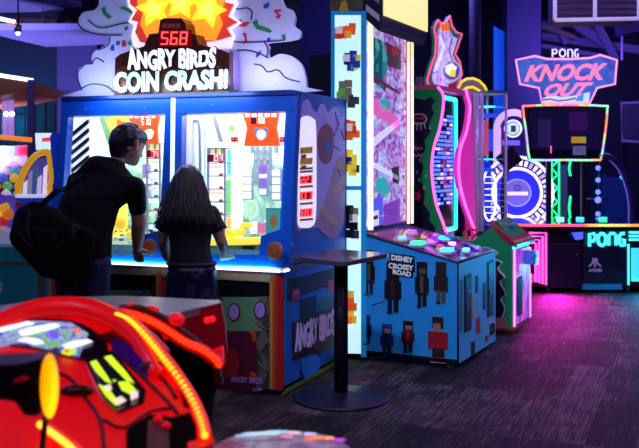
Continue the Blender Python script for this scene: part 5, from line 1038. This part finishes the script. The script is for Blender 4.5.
# ride behind: grey top, dark red fender with red led
f2 = Fr(-.75, 3.25, 0); r2 = thing('ride_behind', f2, 'dark ride with flat grey-green top and red-lit curved fender, behind the red body','arcade ride')
def h2(x,y,z=.995): return f2.hz(x,y,z)
mb = MB(); mb.slab([h2(x,y) for x,y in ((-40,312),(30,300.5),(60,297.5),(110,295.5),(150,296.5),(220,300),(221,302),(164,316),(120,316),(-40,322))],(0,0,-.03),mat('top_grey_green',(118,140,138),.35,coat=.2)); mb.build('top_panel', r2, bevel=.004)
mb = MB(); PUR = mat('ride_purple_red',(96,10,40),.4,e=.05,ec=(255,0,60))
def a2(x,y,Y=3.2): return f2.at(x,y,Y)
mb.slab([a2(x,y) for x,y in ((150,320),(164,317),(221,303),(225,325),(227,352),(222,372),(205,362),(190,346),(170,332))],(0,.03,0),PUR)
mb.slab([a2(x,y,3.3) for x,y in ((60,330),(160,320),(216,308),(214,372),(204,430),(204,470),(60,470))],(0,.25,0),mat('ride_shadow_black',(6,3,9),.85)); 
for x,y in ((207,320),(212,319)): mb.ell(a2(x,y,3.19),.012,glow('small_red_lamp',(255,20,30),1.3),8,6)
mb.build('body', r2)
strip([(118,313),(132,315),(150,321),(168,331),(186,343),(204,351),(216,360),(220,366)],.03,'red_light_strip',r2,f2,.016,mat('fender_red',(200,4,8),.3,e=.35,ec=(255,0,0)),Y=lambda y:2.98,bulbc=(255,50,15))
mb = MB(); mb.tube([a2(x,y,2.99) for x,y in smooth([(120,309),(140,309),(160,317),(180,330),(196,342),(210,354),(217,372),(220,386)],4,False)],.014,mat('fender_edge_olive',(70,40,22),.4),8); mb.build('fender_edge', r2)
mb = MB(); mb.slab([a2(x,y,3.04) for x,y in ((212,352),(222,348),(223,364),(218,376),(214,366))],(0,.05,0),mat('ride_red_lit',(235,16,24),.3,e=.5)); mb.ell(a2(176,320,3.0),(.03,.03,.025),mat('ride_red_lit',(235,16,24),.3,e=.5),12,8); mb.ell(a2(166,335,3.0),(.014,.014,.016),mat('ride_red_lit',(235,16,24),.3,e=.5),10,6); mb.ell(a2(151,311,3.0),(.03,.02,.018),mat('ride_red_lit',(235,16,24),.3,e=.5),12,8); mb.ell(a2(130,306,3.0),(.018,.02,.012),mat('ride_red_lit',(235,16,24),.3,e=.5),12,8); mb.build('red_knobs', r2)['kind'] = 'stuff'

# round glossy top, bottom centre
zs = .80; Yc = F*(H-zs)/(453-HY); f3 = Fr(world(280,453,Yc).x,Yc,0); rs = thing('round_game_top', f3, 'round glossy game top with coloured reflections at the bottom edge of the photo','arcade machine')
R_ = 76/F*Yc
mb = MB(); mb.tube([(0,0,zs-.10),(0,0,zs-.03),(0,0,zs-.01),(0,0,zs)],[R_*.9,R_,R_,R_*.96],mat('round_rim_plum',(90,30,90),.15,.6,coat=.6),48); mb.build('rim', rs)
mb = MB(); mb.tube([(0,0,zs+.001),(0,0,zs+.006)],[R_*.93,R_*.90],artglow('round_top_swirl',[(.2,(50,25,60)),(.42,(130,80,120)),(.52,(190,200,225)),(.6,(90,70,110)),(.75,(110,50,110))],7,.12,stretch=(1,2,1)),48); mb.build('glass_top', rs)
for a,r_,c,sx in ((95,.83,(150,220,240),.035),(112,.8,(190,225,235),.05),(128,.82,(140,190,220),.03),(78,.8,(220,200,200),.02),(62,.82,(200,190,240),.018),(48,.75,(255,150,50),.016),(40,.85,(255,170,60),.014),(52,.62,(255,120,40),.014),(30,.9,(190,60,220),.02),(84,.62,(230,130,150),.018)):
    mb = MB(); mb.ell((R_*r_*math.cos(math.radians(a)),R_*r_*math.sin(math.radians(a)),zs+.006),(sx,.011,.003),glow('spot_%d_%d_%d'%c,c,.9),12,6); mb.build('coloured_light', rs)
mb = MB(); mb.tube([(0,0,0),(0,0,.02),(0,0,.05),(0,0,zs-.1)],[.2,.19,.06,.06],BLACK,24); mb.build('pedestal', rs)
# ============================================================ people
def hulls_to_mesh(name, hulls, voxel, smooth_it, m, parent=None):
    """closed convex lumps fused by a voxel remesh into one continuous surface"""
    bm = bmesh.new()
    for h in hulls:
        b = bmesh.new()
        for (c, r) in h:
            if not isinstance(r, (tuple, list)): r = (r, r, r)
            c = Vector(c)
            for j in range(7):
                ph = PI*j/6
                for i in range(10):
                    if j in (0, 6) and i: continue
                    th = 2*PI*i/10; b.verts.new(c+Vector((r[0]*math.sin(ph)*math.cos(th), r[1]*math.sin(ph)*math.sin(th), r[2]*math.cos(ph))))
        res = bmesh.ops.convex_hull(b, input=b.verts)
        junk = [g for g in res['geom_interior'] if isinstance(g, bmesh.types.BMVert)]
        bmesh.ops.delete(b, geom=junk, context='VERTS')
        t = bpy.data.meshes.new('t'); b.to_mesh(t); b.free(); bm.from_mesh(t); bpy.data.meshes.remove(t)
    me = bpy.data.meshes.new(name); bm.to_mesh(me); bm.free()
    o = bpy.data.objects.new(name, me); COL.objects.link(o)
    r = o.modifiers.new('r', 'REMESH'); r.mode = 'VOXEL'; r.voxel_size = voxel; r.use_smooth_shade = True
    s = o.modifiers.new('s', 'SMOOTH'); s.iterations = smooth_it; s.factor = .5
    dg = bpy.context.evaluated_depsgraph_get(); dg.update()
    me2 = bpy.data.meshes.new_from_object(o.evaluated_get(dg)); o.modifiers.clear(); o.data = me2; bpy.data.meshes.remove(me); me2.name = name
    me2.materials.clear(); me2.materials.append(m)
    for p in me2.polygons: p.use_smooth = True
    if parent: o.parent = parent
    return o
SKIN = mat('skin', (196,140,112), .5); HAIR = mat('hair_black', (20,15,16), .45, bump=.5, scale=120); HAIR2 = mat('hair_dark_brown', (30,20,18), .4, bump=.6, scale=90)
SHIRT = mat('shirt_navy_black', (10,10,18), .8, bump=.3, scale=60); JEANS = mat('denim_navy', (34,50,100), .8, bump=.3, scale=90); SHOE = mat('shoe_black', (24,22,28), .5)
def hand(wrist, d, pn, L=.095):
    """palm, four bent fingers, thumb; d = finger direction, pn = palm normal (facing down)"""
    w = Vector(wrist); d = Vector(d).normalized(); pn = Vector(pn); pn = (pn-d*pn.dot(d)).normalized(); s = d.cross(pn)
    H_ = [[(w, .021), (w+d*.05+s*.026, .014), (w+d*.05-s*.026, .014), (w+d*L*.9+s*.026, .011), (w+d*L*.9-s*.026, .011)]]
    for k, (o_, l) in enumerate(((-.030,.066),(-.010,.076),(.010,.072),(.029,.056))):
        a = w+d*L*.88+s*o_; b = a+d*l*.5+pn*.006; c = b+(d*.75+pn*.6).normalized()*l*.5
        H_ += [[(a,.0095),(b,.0088)],[(b,.0088),(c,.0075)]]
    a = w+d*.025-s*.026; b = a+(d*.5-s*.8)*.04; c = b+(d*.9-s*.2)*.032; H_ += [[(a,.014),(b,.011)],[(b,.011),(c,.009)]]
    return H_
def V(*a): return Vector(a)
def person(name, fr, label, J, scale, clothes):
    pass
# ---- man, leaning at the left bay
mx, my = world(86,300,5.62).x, 5.62
M_ = Fr(mx, my, 0)
def m_at(px, py, Y): return M_.at(px, py, Y)
pel = m_at(82,258,5.62); wai = m_at(84,233,5.66); che = m_at(93,203,5.72); uch = m_at(104,178,5.80); nek = m_at(116,164,5.86); hd = m_at(127.5,146,5.92)
shR = m_at(135,187,5.76); elR = m_at(139,222,5.84); wrR = m_at(137,248,5.99)
shL = m_at(77,182,5.92); elL = m_at(74,218,6.0); wrL = m_at(98,246,6.05)
hiR = pel+V(.085,-.0,-.03); hiL = pel+V(-.085,.03,-.03); knR = V(hiR.x-.01,.03,.49); knL = V(hiL.x-.02,.10,.49); anR = V(hiR.x-.01,.0,.10); anL = V(hiL.x-.03,.10,.10)
fa = V(.62,.70,-.22).normalized()      # where the face points
side = fa.cross(V(0,0,1)).normalized(); up = side.cross(fa).normalized()
def body(pel,wai,che,uch,nek,hd,shR,elR,wrR,shL,elL,wrL,hiR,hiL,knR,knL,anR,anL,fa,side,up,k,hR,hL,sd):
    B_ = []; h = k*sd
    B_.append([(pel,(.150*k,.105*k,.09*k)),(wai,(.135*k,.095*k,.07*k))]); B_.append([(wai,(.135*k,.095*k,.07*k)),(che,(.150*k,.110*k,.08*k))])
    B_.append([(che,(.150*k,.110*k,.08*k)),(uch,(.13*k,.095*k,.06*k)),(shR.lerp(uch,.12),.05*k),(shL.lerp(uch,.12),.05*k)]); B_.append([(uch,.07*k),(nek,.052*k)]); B_.append([(nek,.052*k),(hd-fa*.02*k-up*.03*k,.052*k)])
    for sh,el,wr in ((shR,elR,wrR),(shL,elL,wrL)): B_ += [[(sh,.055*k),(el,.043*k*sd)],[(el,.043*k*sd),(el.lerp(wr,.35),.044*k*sd),(wr,.029*k*sd)]]
    for hi,kn,an in ((hiR,knR,anR),(hiL,knL,anL)):
        B_ += [[(hi,.088*k),(kn,.056*k)],[(kn,.054*k),(kn.lerp(an,.35)+V(0,-.015,0),.055*k),(an,.036*k)],[(an,.036*k),(an+V(0,.0,-.055)+fa*.0,.03*k),(V(an.x+fa.x*.12,an.y+.12,.03),.028*k)]]
    c = hd
    B_.append([(c+up*.025*h-fa*.015*h,.094*h),(c+up*.02*h+fa*.02*h,.084*h)]); B_.append([(c-up*.01*h+fa*.02*h,.076*h),(c-up*.075*h+fa*.062*h,.032*h),(c-up*.05*h-fa*.01*h,.055*h)])
    B_.append([(c-up*.005*h+fa*.088*h,.010*h),(c-up*.030*h+fa*.105*h,.013*h)]); B_.append([(c-up*.057*h+fa*.088*h-side*.012*h,.009*h),(c-up*.057*h+fa*.088*h+side*.012*h,.009*h)]); B_.append([(c+up*.012*h+fa*.085*h-side*.035*h,.011*h),(c+up*.012*h+fa*.085*h+side*.035*h,.011*h)])
    for q in (-1,1): B_.append([(c+side*q*.085*h-fa*.0+up*.012*h,.013*h),(c+side*q*.094*h-fa*.012*h+up*.022*h,.014*h),(c+side*q*.084*h-up*.022*h,.009*h)])
    B_ += hR+hL
    return B_
hR = hand(wrR,(-.05,.75,-.5),(0,-.5,-1)); hL = hand(wrL,(.3,.8,-.45),(0,-.4,-1))
man = hulls_to_mesh('person', body(pel,wai,che,uch,nek,hd,shR,elR,wrR,shL,elL,wrL,hiR,hiL,knR,knL,anR,anL,fa,side,up,1.0,hR,hL,1.12), .006, 4, SKIN)
man.location = M_.o; tag(man,'person with short black hair in dark t-shirt and jeans, leaning over the left bay','person')
shirt = [[(pel+V(.0,0,.02),(.185,.14,.04)),(wai,(.182,.128,.07))],[(wai,(.182,.128,.07)),(che-V(.02,0,0),(.200,.140,.10))],[(che-V(.02,0,0),(.200,.140,.10)),(uch,(.146,.110,.07)),(shR.lerp(uch,.1),.066),(shL.lerp(uch,.1),.066)],[(uch,.086),(nek-V(0,.0,.022),.066)],[(m_at(97,169,5.8),.09),(m_at(113,168,5.84),.07),(shL.lerp(uch,.1),.066),(shR.lerp(uch,.2),.06)]]
for sh,el in ((shR,elR),(shL,elL)): shirt.append([(sh,.068),(sh.lerp(el,.60),.060)])
hulls_to_mesh('t_shirt', shirt, .008, 5, SHIRT, man)
# folds pressed into the shirt by ridges along the back
trs = [[(pel+V(0,0,-.02),(.160,.118,.09)),(wai-V(0,0,.06),(.146,.106,.03))]]
for hi,kn,an in ((hiR,knR,anR),(hiL,knL,anL)): trs += [[(hi,.102),(kn,.072)],[(kn,.072),(an+V(0,0,.02),.055)]]
hulls_to_mesh('jeans', trs, .008, 4, JEANS, man)
for an,nm in ((anR,'shoe'),(anL,'shoe')): hulls_to_mesh(nm, [[(an+V(0,-.03,-.05),.043),(V(an.x+fa.x*.12,an.y+.14,.04),.038)],[(an,.046),(an+V(0,0,-.05),.045)]], .008, 2, SHOE, man)
c = hd; hh = [[(c+up*.045-fa*.022,(.114,.114,.102)),(c+up*.062+fa*.034,(.098,.096,.075))],[(c+up*.02-fa*.045,.094),(c-up*.05-fa*.055,.066)],[(c+up*.07+fa*.06,.035),(c+up*.08+fa*.02,.06)]]
for q in (-1,1): hh.append([(c+up*.03+side*q*.078+fa*.02,.022),(c+up*.0+side*q*.08+fa*.018,.012)])
random.seed(2)
for i in range(60):
    th = random.uniform(0,2*PI); ph = random.uniform(.1,1.5); d = (side*math.sin(ph)*math.cos(th)+fa*math.sin(ph)*math.sin(th)*.9+up*math.cos(ph)); p = c+up*.047-fa*.012+d*.097; hh.append([(p,.014),(p+d*.016+fa*.014,.004)])
hulls_to_mesh('hair', hh, .006, 1, HAIR, man)
mb = MB(); ec = c+up*.012+fa*.11
for q in (-1,1): mb.tube([ec+side*(q*.033+.019*math.cos(a*PI/6))+up*.015*math.sin(a*PI/6) for a in range(12)],.002,BLACK,5,True); mb.tube([ec+side*q*.054,c+side*q*.103+up*.018],.0022,BLACK,5)
mb.build('glasses', man)
mb = MB()
for q in (-1,1): mb.ell(c+up*.010+fa*.097+side*q*.035,.009,WHITEP,10,8)
mb.build('eyes', man)

# ---- bag
bag_c = world(47,243,5.42); bf = Fr(bag_c.x,bag_c.y,0,0)
def b_at(x,y,Y): return bf.at(x,y,Y)
BAG = mat('bag_black',(12,9,14),.75,bump=.5,scale=50); BAG2 = mat('bag_plum_panel',(52,32,44),.7,bump=.4,scale=50)
bh = [[(b_at(56,222,5.5),.06),(b_at(88,236,5.5),.05),(b_at(70,276,5.46),.06),(b_at(84,262,5.48),.05)],[(b_at(24,216,5.5),.06),(b_at(24,236,5.48),.09),(b_at(50,222,5.5),.10),(b_at(50,262,5.45),.10),(b_at(64,268,5.45),.075)],[(b_at(50,225,5.5),.09),(b_at(66,232,5.47),.08),(b_at(64,265,5.45),.08)],[(b_at(22,214,5.5),.04),(b_at(34,206,5.5),.035),(b_at(46,212,5.5),.05)]]
bag = hulls_to_mesh('shoulder_bag', bh, .01, 4, BAG); bag.location = bf.o; tag(bag,'bulging black shoulder bag slung at the back of the leaning person','bag')
mb = MB(); st_ = [b_at(x,y,Y) for x,y,Y in ((38,208,5.46),(48,199,5.46),(58,190,5.5),(64,190,5.56),(74,182,5.62),(86,176,5.64))]; 
mb.tube(smooth([tuple(p) for p in st_],4,False),.018,BAG,8,r2=.35); mb.tube(smooth([tuple(b_at(x,y,Y)) for x,y,Y in ((66,262,5.4),(70,248,5.42),(72,234,5.42),(78,226,5.42))],4,False),.022,BAG2,8,r2=.35); mb.build('strap', bag)
mb = MB(); mb.tube(smooth([tuple(b_at(x,y,5.36)) for x,y in ((18,232),(28,244),(40,250),(52,250),(64,240))],4,False),.006,BAG2,6); mb.tube(smooth([tuple(b_at(x,y,5.37)) for x,y in ((30,214),(27,226),(30,238))],4,False),.008,BAG2,6); mb.build('piping', bag)
pk = hulls_to_mesh('front_pocket', [[(b_at(36,232,5.39),.035),(b_at(54,236,5.38),.035),(b_at(50,256,5.37),.04),(b_at(40,252,5.37),.035)]], .008, 3, BAG, bag)

# ---- girl, at the right bay
gx_, gy2 = world(191,300,5.66).x, 5.66
Gf = Fr(gx_, gy2, 0); ga = Gf.at; k = .86
pel = ga(191,268,5.66); wai = ga(190,248,5.66); che = ga(190,226,5.68); uch = ga(189.5,211,5.70); nek = ga(189.5,201,5.72); hd = ga(189,181,5.75)
shR = ga(211,214,5.70); elR = ga(221,240,5.74); wrR = ga(224.5,255,5.90); shL = ga(168,214,5.70); elL = ga(163,240,5.74); wrL = ga(166,256,5.88)
hiR = pel+V(.07,0,-.03); hiL = pel+V(-.07,0,-.03); knR = V(hiR.x,.03,.42); knL = V(hiL.x,.02,.42); anR = V(hiR.x,.0,.09); anL = V(hiL.x,-.02,.09)
fa = V(.15,.97,-.15).normalized(); side = fa.cross(V(0,0,1)).normalized(); up = side.cross(fa).normalized()
hR = hand(wrR,(.0,.85,-.4),(0,-.4,-1),.08); hL = hand(wrL,(.25,.85,-.4),(0,-.4,-1),.08)
girl = hulls_to_mesh('person', body(pel,wai,che,uch,nek,hd,shR,elR,wrR,shL,elL,wrL,hiR,hiL,knR,knL,anR,anL,fa,side,up,k,hR,hL,1), .006, 4, SKIN)
girl.location = Gf.o; tag(girl,'person with long brown hair in dark top and patterned blue skirt, at the right bay','person')
TOPC = mat('top_dark_teal',(22,24,36),.8,bump=.3,scale=60)
tp_ = [[(pel+V(0,0,.03),(.142,.108,.03)),(wai,(.128,.096,.06))],[(wai,(.128,.096,.06)),(che,(.145,.108,.07))],[(che,(.145,.108,.07)),(uch,(.125,.095,.055)),(shR.lerp(uch,.1),.056),(shL.lerp(uch,.1),.056)]]
for sh,el in ((shR,elR),(shL,elL)): tp_.append([(sh,.058),(sh.lerp(el,.42),.058)]); tp_.append([(sh.lerp(el,.36),.056),(sh.lerp(el,.5),(.072,.066,.02))])
hulls_to_mesh('ruffle_top', tp_, .007, 3, TOPC, girl)
# skirt with folds and print
SK = artglow('skirt_print',[(.3,(8,10,24)),(.5,(16,24,50)),(.6,(44,50,96)),(.72,(110,40,84))],14,.0); mb = MB(); vs=[];fs=[];n=48;rows=10; c0 = pel+V(0,0,.03)
for j in range(rows+1):
    t = j/rows; z = c0.z-t*.50; 
    for i in range(n):
        a = 2*PI*i/n; rx = (.148+.035*t**.7)+.010*t*math.sin(a*11); ry = (.112+.04*t)+.010*t*math.sin(a*11); vs.append((c0.x+rx*math.cos(a)+.004,c0.y+ry*math.sin(a),z))
for j in range(rows):
    for i in range(n): fs.append((j*n+i,j*n+(i+1)%n,(j+1)*n+(i+1)%n,(j+1)*n+i))
mb.faces(vs,fs,SK,True); o = mb.build('skirt', girl); sm = o.modifiers.new('s','SOLIDIFY'); sm.thickness = .006
mb = MB(); mb.tube([(c0.x+.150*math.cos(a*PI/16)+.004,c0.y+.114*math.sin(a*PI/16),c0.z) for a in range(32)],.012,mat('waistband_plum',(70,40,70),.7),8,True); mb.build('waistband', girl)
for an in (anR,anL): hulls_to_mesh('shoe', [[(an+V(0,-.025,-.045),.038),(V(an.x,an.y+.13,.036),.034)]], .008, 2, SHOE, girl)
# long hair: cap plus mass down the back, plus separate strands
c = hd
hh = [[(c+up*.03*k-fa*.02,(.100*k,.104*k,.092*k))],[(c+up*.02-fa*.02,(.090,.09,.08)),(c-V(.0,.07,.10),(.120,.07,.06)),(c-V(.004,.13,.20),(.162,.058,.05))],[(c-V(0,.08,.10),(.124,.066,.06)),(c-V(.004,.165,.265),(.186,.036,.02))]]
random.seed(8)
hulls_to_mesh('long_hair', hh, .007, 4, HAIR2, girl)
hair = [o for o in girl.children if o.name.startswith('long_hair')][0]
mb = MB(); HS = mat('hair_strand_brown',(54,38,32),.4)
for i in range(230):
    a = random.uniform(-1,1); x0 = .092*a; x1 = (.205+random.uniform(-.03,.012))*a; y0_ = -.095*math.sqrt(max(0,1-a*a))-.0; L = .27+random.uniform(-.02,.045)
    P = []
    for q in range(9):
        t = q/8; wv = .009*t*math.sin(t*16+i*.7)
        if t < .25: s_ = t/.25; p = c+V(x0*s_*.95+wv*.3,-.02+(y0_-.005)*math.sin(s_*PI/2),.098*k*math.cos(s_*PI/2.2)+.02)
        else: s_ = (t-.25)/.75; p = c+V(x0+(x1-x0)*s_+wv,-.025+y0_-.005-.10*s_-.012*(1-abs(a)),.03-.0-(L+.035)*s_)
        P.append(p)
    mb.tube(P,[.0035]*6+[.003,.0022,.0008],HS if i%3 else HAIR2,4)
so_ = mb.build('hair_strands', hair); so_['kind'] = 'stuff'
mb = MB(); 
for q in (-1,1): mb.ell(c+up*.010*k+fa*.086*k+side*q*.030*k,.008,WHITEP,10,8)
mb.build('eyes', girl)

# ============================================================ light: added ceiling lamps and uplights, cabinet light, neon spill
w = bpy.data.worlds.new('w'); SC.world = w; w.use_nodes = True; bg = w.node_tree.nodes['Background']; bg.inputs[0].default_value = rgb((40,44,110)); bg.inputs[1].default_value = .2
def fill_spot(x, y, z, color, power, target, label, spot=1.5, size=.12):  # unseen ceiling spots added to brighten the machines below
    o = MB(); o.cyl((0,0,0),(0,0,.14),.09,BLACK,18); o.cyl((0,0,.14),(0,0,4.4-z),.012,BLACK,6); m_ = o.build('track_spot'); m_.location = (x,y,z); tag(m_,label,'spotlight','ceiling spotlights')
    mb = MB(); mb.cyl((0,0,-.006),(0,0,0),.075,glow('spot_lens_%d_%d_%d'%color,color,3),18); mb.build('lens', m_)
    lamp('spot_lamp',(x,y,z-.03),color,power,size,target,'SPOT',spot)
def fill_panel(x, y, s, color, power, label):  # unseen ceiling panels added as ambient fill
    mb = MB(); mb.box((-s/2,-s/2,0),(s/2,s/2,.05),mat('fixture_grey',(90,90,110),.5)); mb.box((-s/2+.04,-s/2+.04,-.004),(s/2-.04,s/2-.04,0),glow('diffuser_%d_%d_%d'%color,color,1.0)); o = mb.build('ceiling_light'); o.location = (x,y,4.35); tag(o,label,'ceiling light','square ceiling lights')
    lamp('ceiling_lamp',(x,y,4.33),color,power,s,(x,y,0))
fill_panel(-2.6,1.2,1.4,(170,165,235),35,'square ceiling light above the red ride')
fill_panel(2.6,1.6,1.4,(225,190,225),50,'square ceiling light above the open carpet')
fill_panel(.6,5.0,1.2,(225,190,230),22,'square ceiling light in front of the coin pusher')
fill_panel(4.4,7.4,1.2,(170,120,255),90,'square ceiling light before the neon table game')
fill_panel(-5.0,6.8,1.2,(130,140,255),80,'square ceiling light over the left machines')
fill_panel(1.2,11.0,1.2,(120,110,255),90,'square ceiling light behind the green machine')
fill_panel(5.2,11.6,1.2,(130,120,255),70,'square ceiling light behind the table game')
fill_spot(-3.2,2.6,4.0,(130,170,255),80,(-1.2,6.6,1.2),'bluish spotlight above and left of the camera')
fill_spot(-.6,2.4,4.0,(170,200,255),620,(.9,7.0,.5),'bluish spotlight above the camera',.7)
fill_spot(-1.2,1.2,4.0,(255,60,60),80,(-.7,2.6,.9),'reddish spotlight above the red ride',.9)
fill_spot(3.4,7.5,4.0,(200,110,255),130,(2.6,9,.2),'violet spotlight above the neon table game',1.6)
lamp('uplight_lamp',(-5.4,15.4,2.0),(0,150,200),200,.3,(-5.3,16,2.8),'SPOT',2.4)  # uplights without fixtures, added to light the wall and ceiling panels
lamp('uplight_lamp',(-3.9,9.4,1.7),(170,160,255),900,.3,(-3.7,12.2,3.3),'SPOT',1.7)
lamp('uplight_lamp',(-4.6,9.2,1.9),(150,150,255),600,.3,(-4.0,14.0,4.0),'SPOT',1.6)
lamp('bay_lamp', A.M @ Vector((-.45,.55,1.9)), (240,245,255), 7, .7, A.M @ Vector((-.45,.45,1.0)), size_y=.4)
lamp('bay_lamp', A.M @ Vector((-1.36,.55,1.9)), (240,245,255), 8, .7, A.M @ Vector((-1.36,.45,1.0)), size_y=.4)
lamp('shelf_lamp', A.M @ Vector((-.9,-.035,.83)), (60,220,240), 2.4, 1.7, A.M @ Vector((-.9,.25,.95)), size_y=.02)
lamp('marquee_lamp', A.M @ Vector((-.95,-.02,2.06)), (150,190,255), 8, 1.2, A.M @ Vector((-.95,.12,1.75)), size_y=.03)
lamp('cloud_lamp', A.M @ Vector((-1.55,.1,2.06)), (200,205,255), 2.2, .5, A.M @ Vector((-1.55,.36,2.45)), size_y=.05)  # added fill to brighten the cloud board
lamp('cloud_lamp', A.M @ Vector((-.3,.1,2.06)), (210,200,255), 2.4, .5, A.M @ Vector((-.3,.36,2.5)), size_y=.05)
lamp('neon_magenta_lamp', (2.75,10.35,.35), (255,40,210), 30, .3, (2.6,9.6,0), size_y=.5)
lamp('neon_cyan_lamp', (3.9,10.35,.35), (30,190,255), 16, .4, (3.7,9.8,0), size_y=.5)
lamp('gun_game_lamp', G.M @ Vector((.3,-.08,.4)), (255,60,200), 6, .4, G.M @ Vector((.5,-1.2,0)), size_y=.4)

lamp('uplight_lamp',(3.6,11.6,2.3),(150,120,255),260,.3,(4.4,13.7,3.7),'SPOT',2.0)  # added from below to bring out the roof beams
lamp('uplight_lamp',(2.0,8.2,3.2),(190,170,255),60,.3,(3.2,9.6,3.4),'SPOT',1.4)
MATS['chassis_black'].node_tree.nodes['Principled BSDF'].inputs['Specular IOR Level'].default_value = .05
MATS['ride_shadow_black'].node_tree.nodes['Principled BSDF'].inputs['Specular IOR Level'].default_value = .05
MATS['bag_black'].node_tree.nodes['Principled BSDF'].inputs['Specular IOR Level'].default_value = .15
MATS['shirt_navy_black'].node_tree.nodes['Principled BSDF'].inputs['Specular IOR Level'].default_value = .2
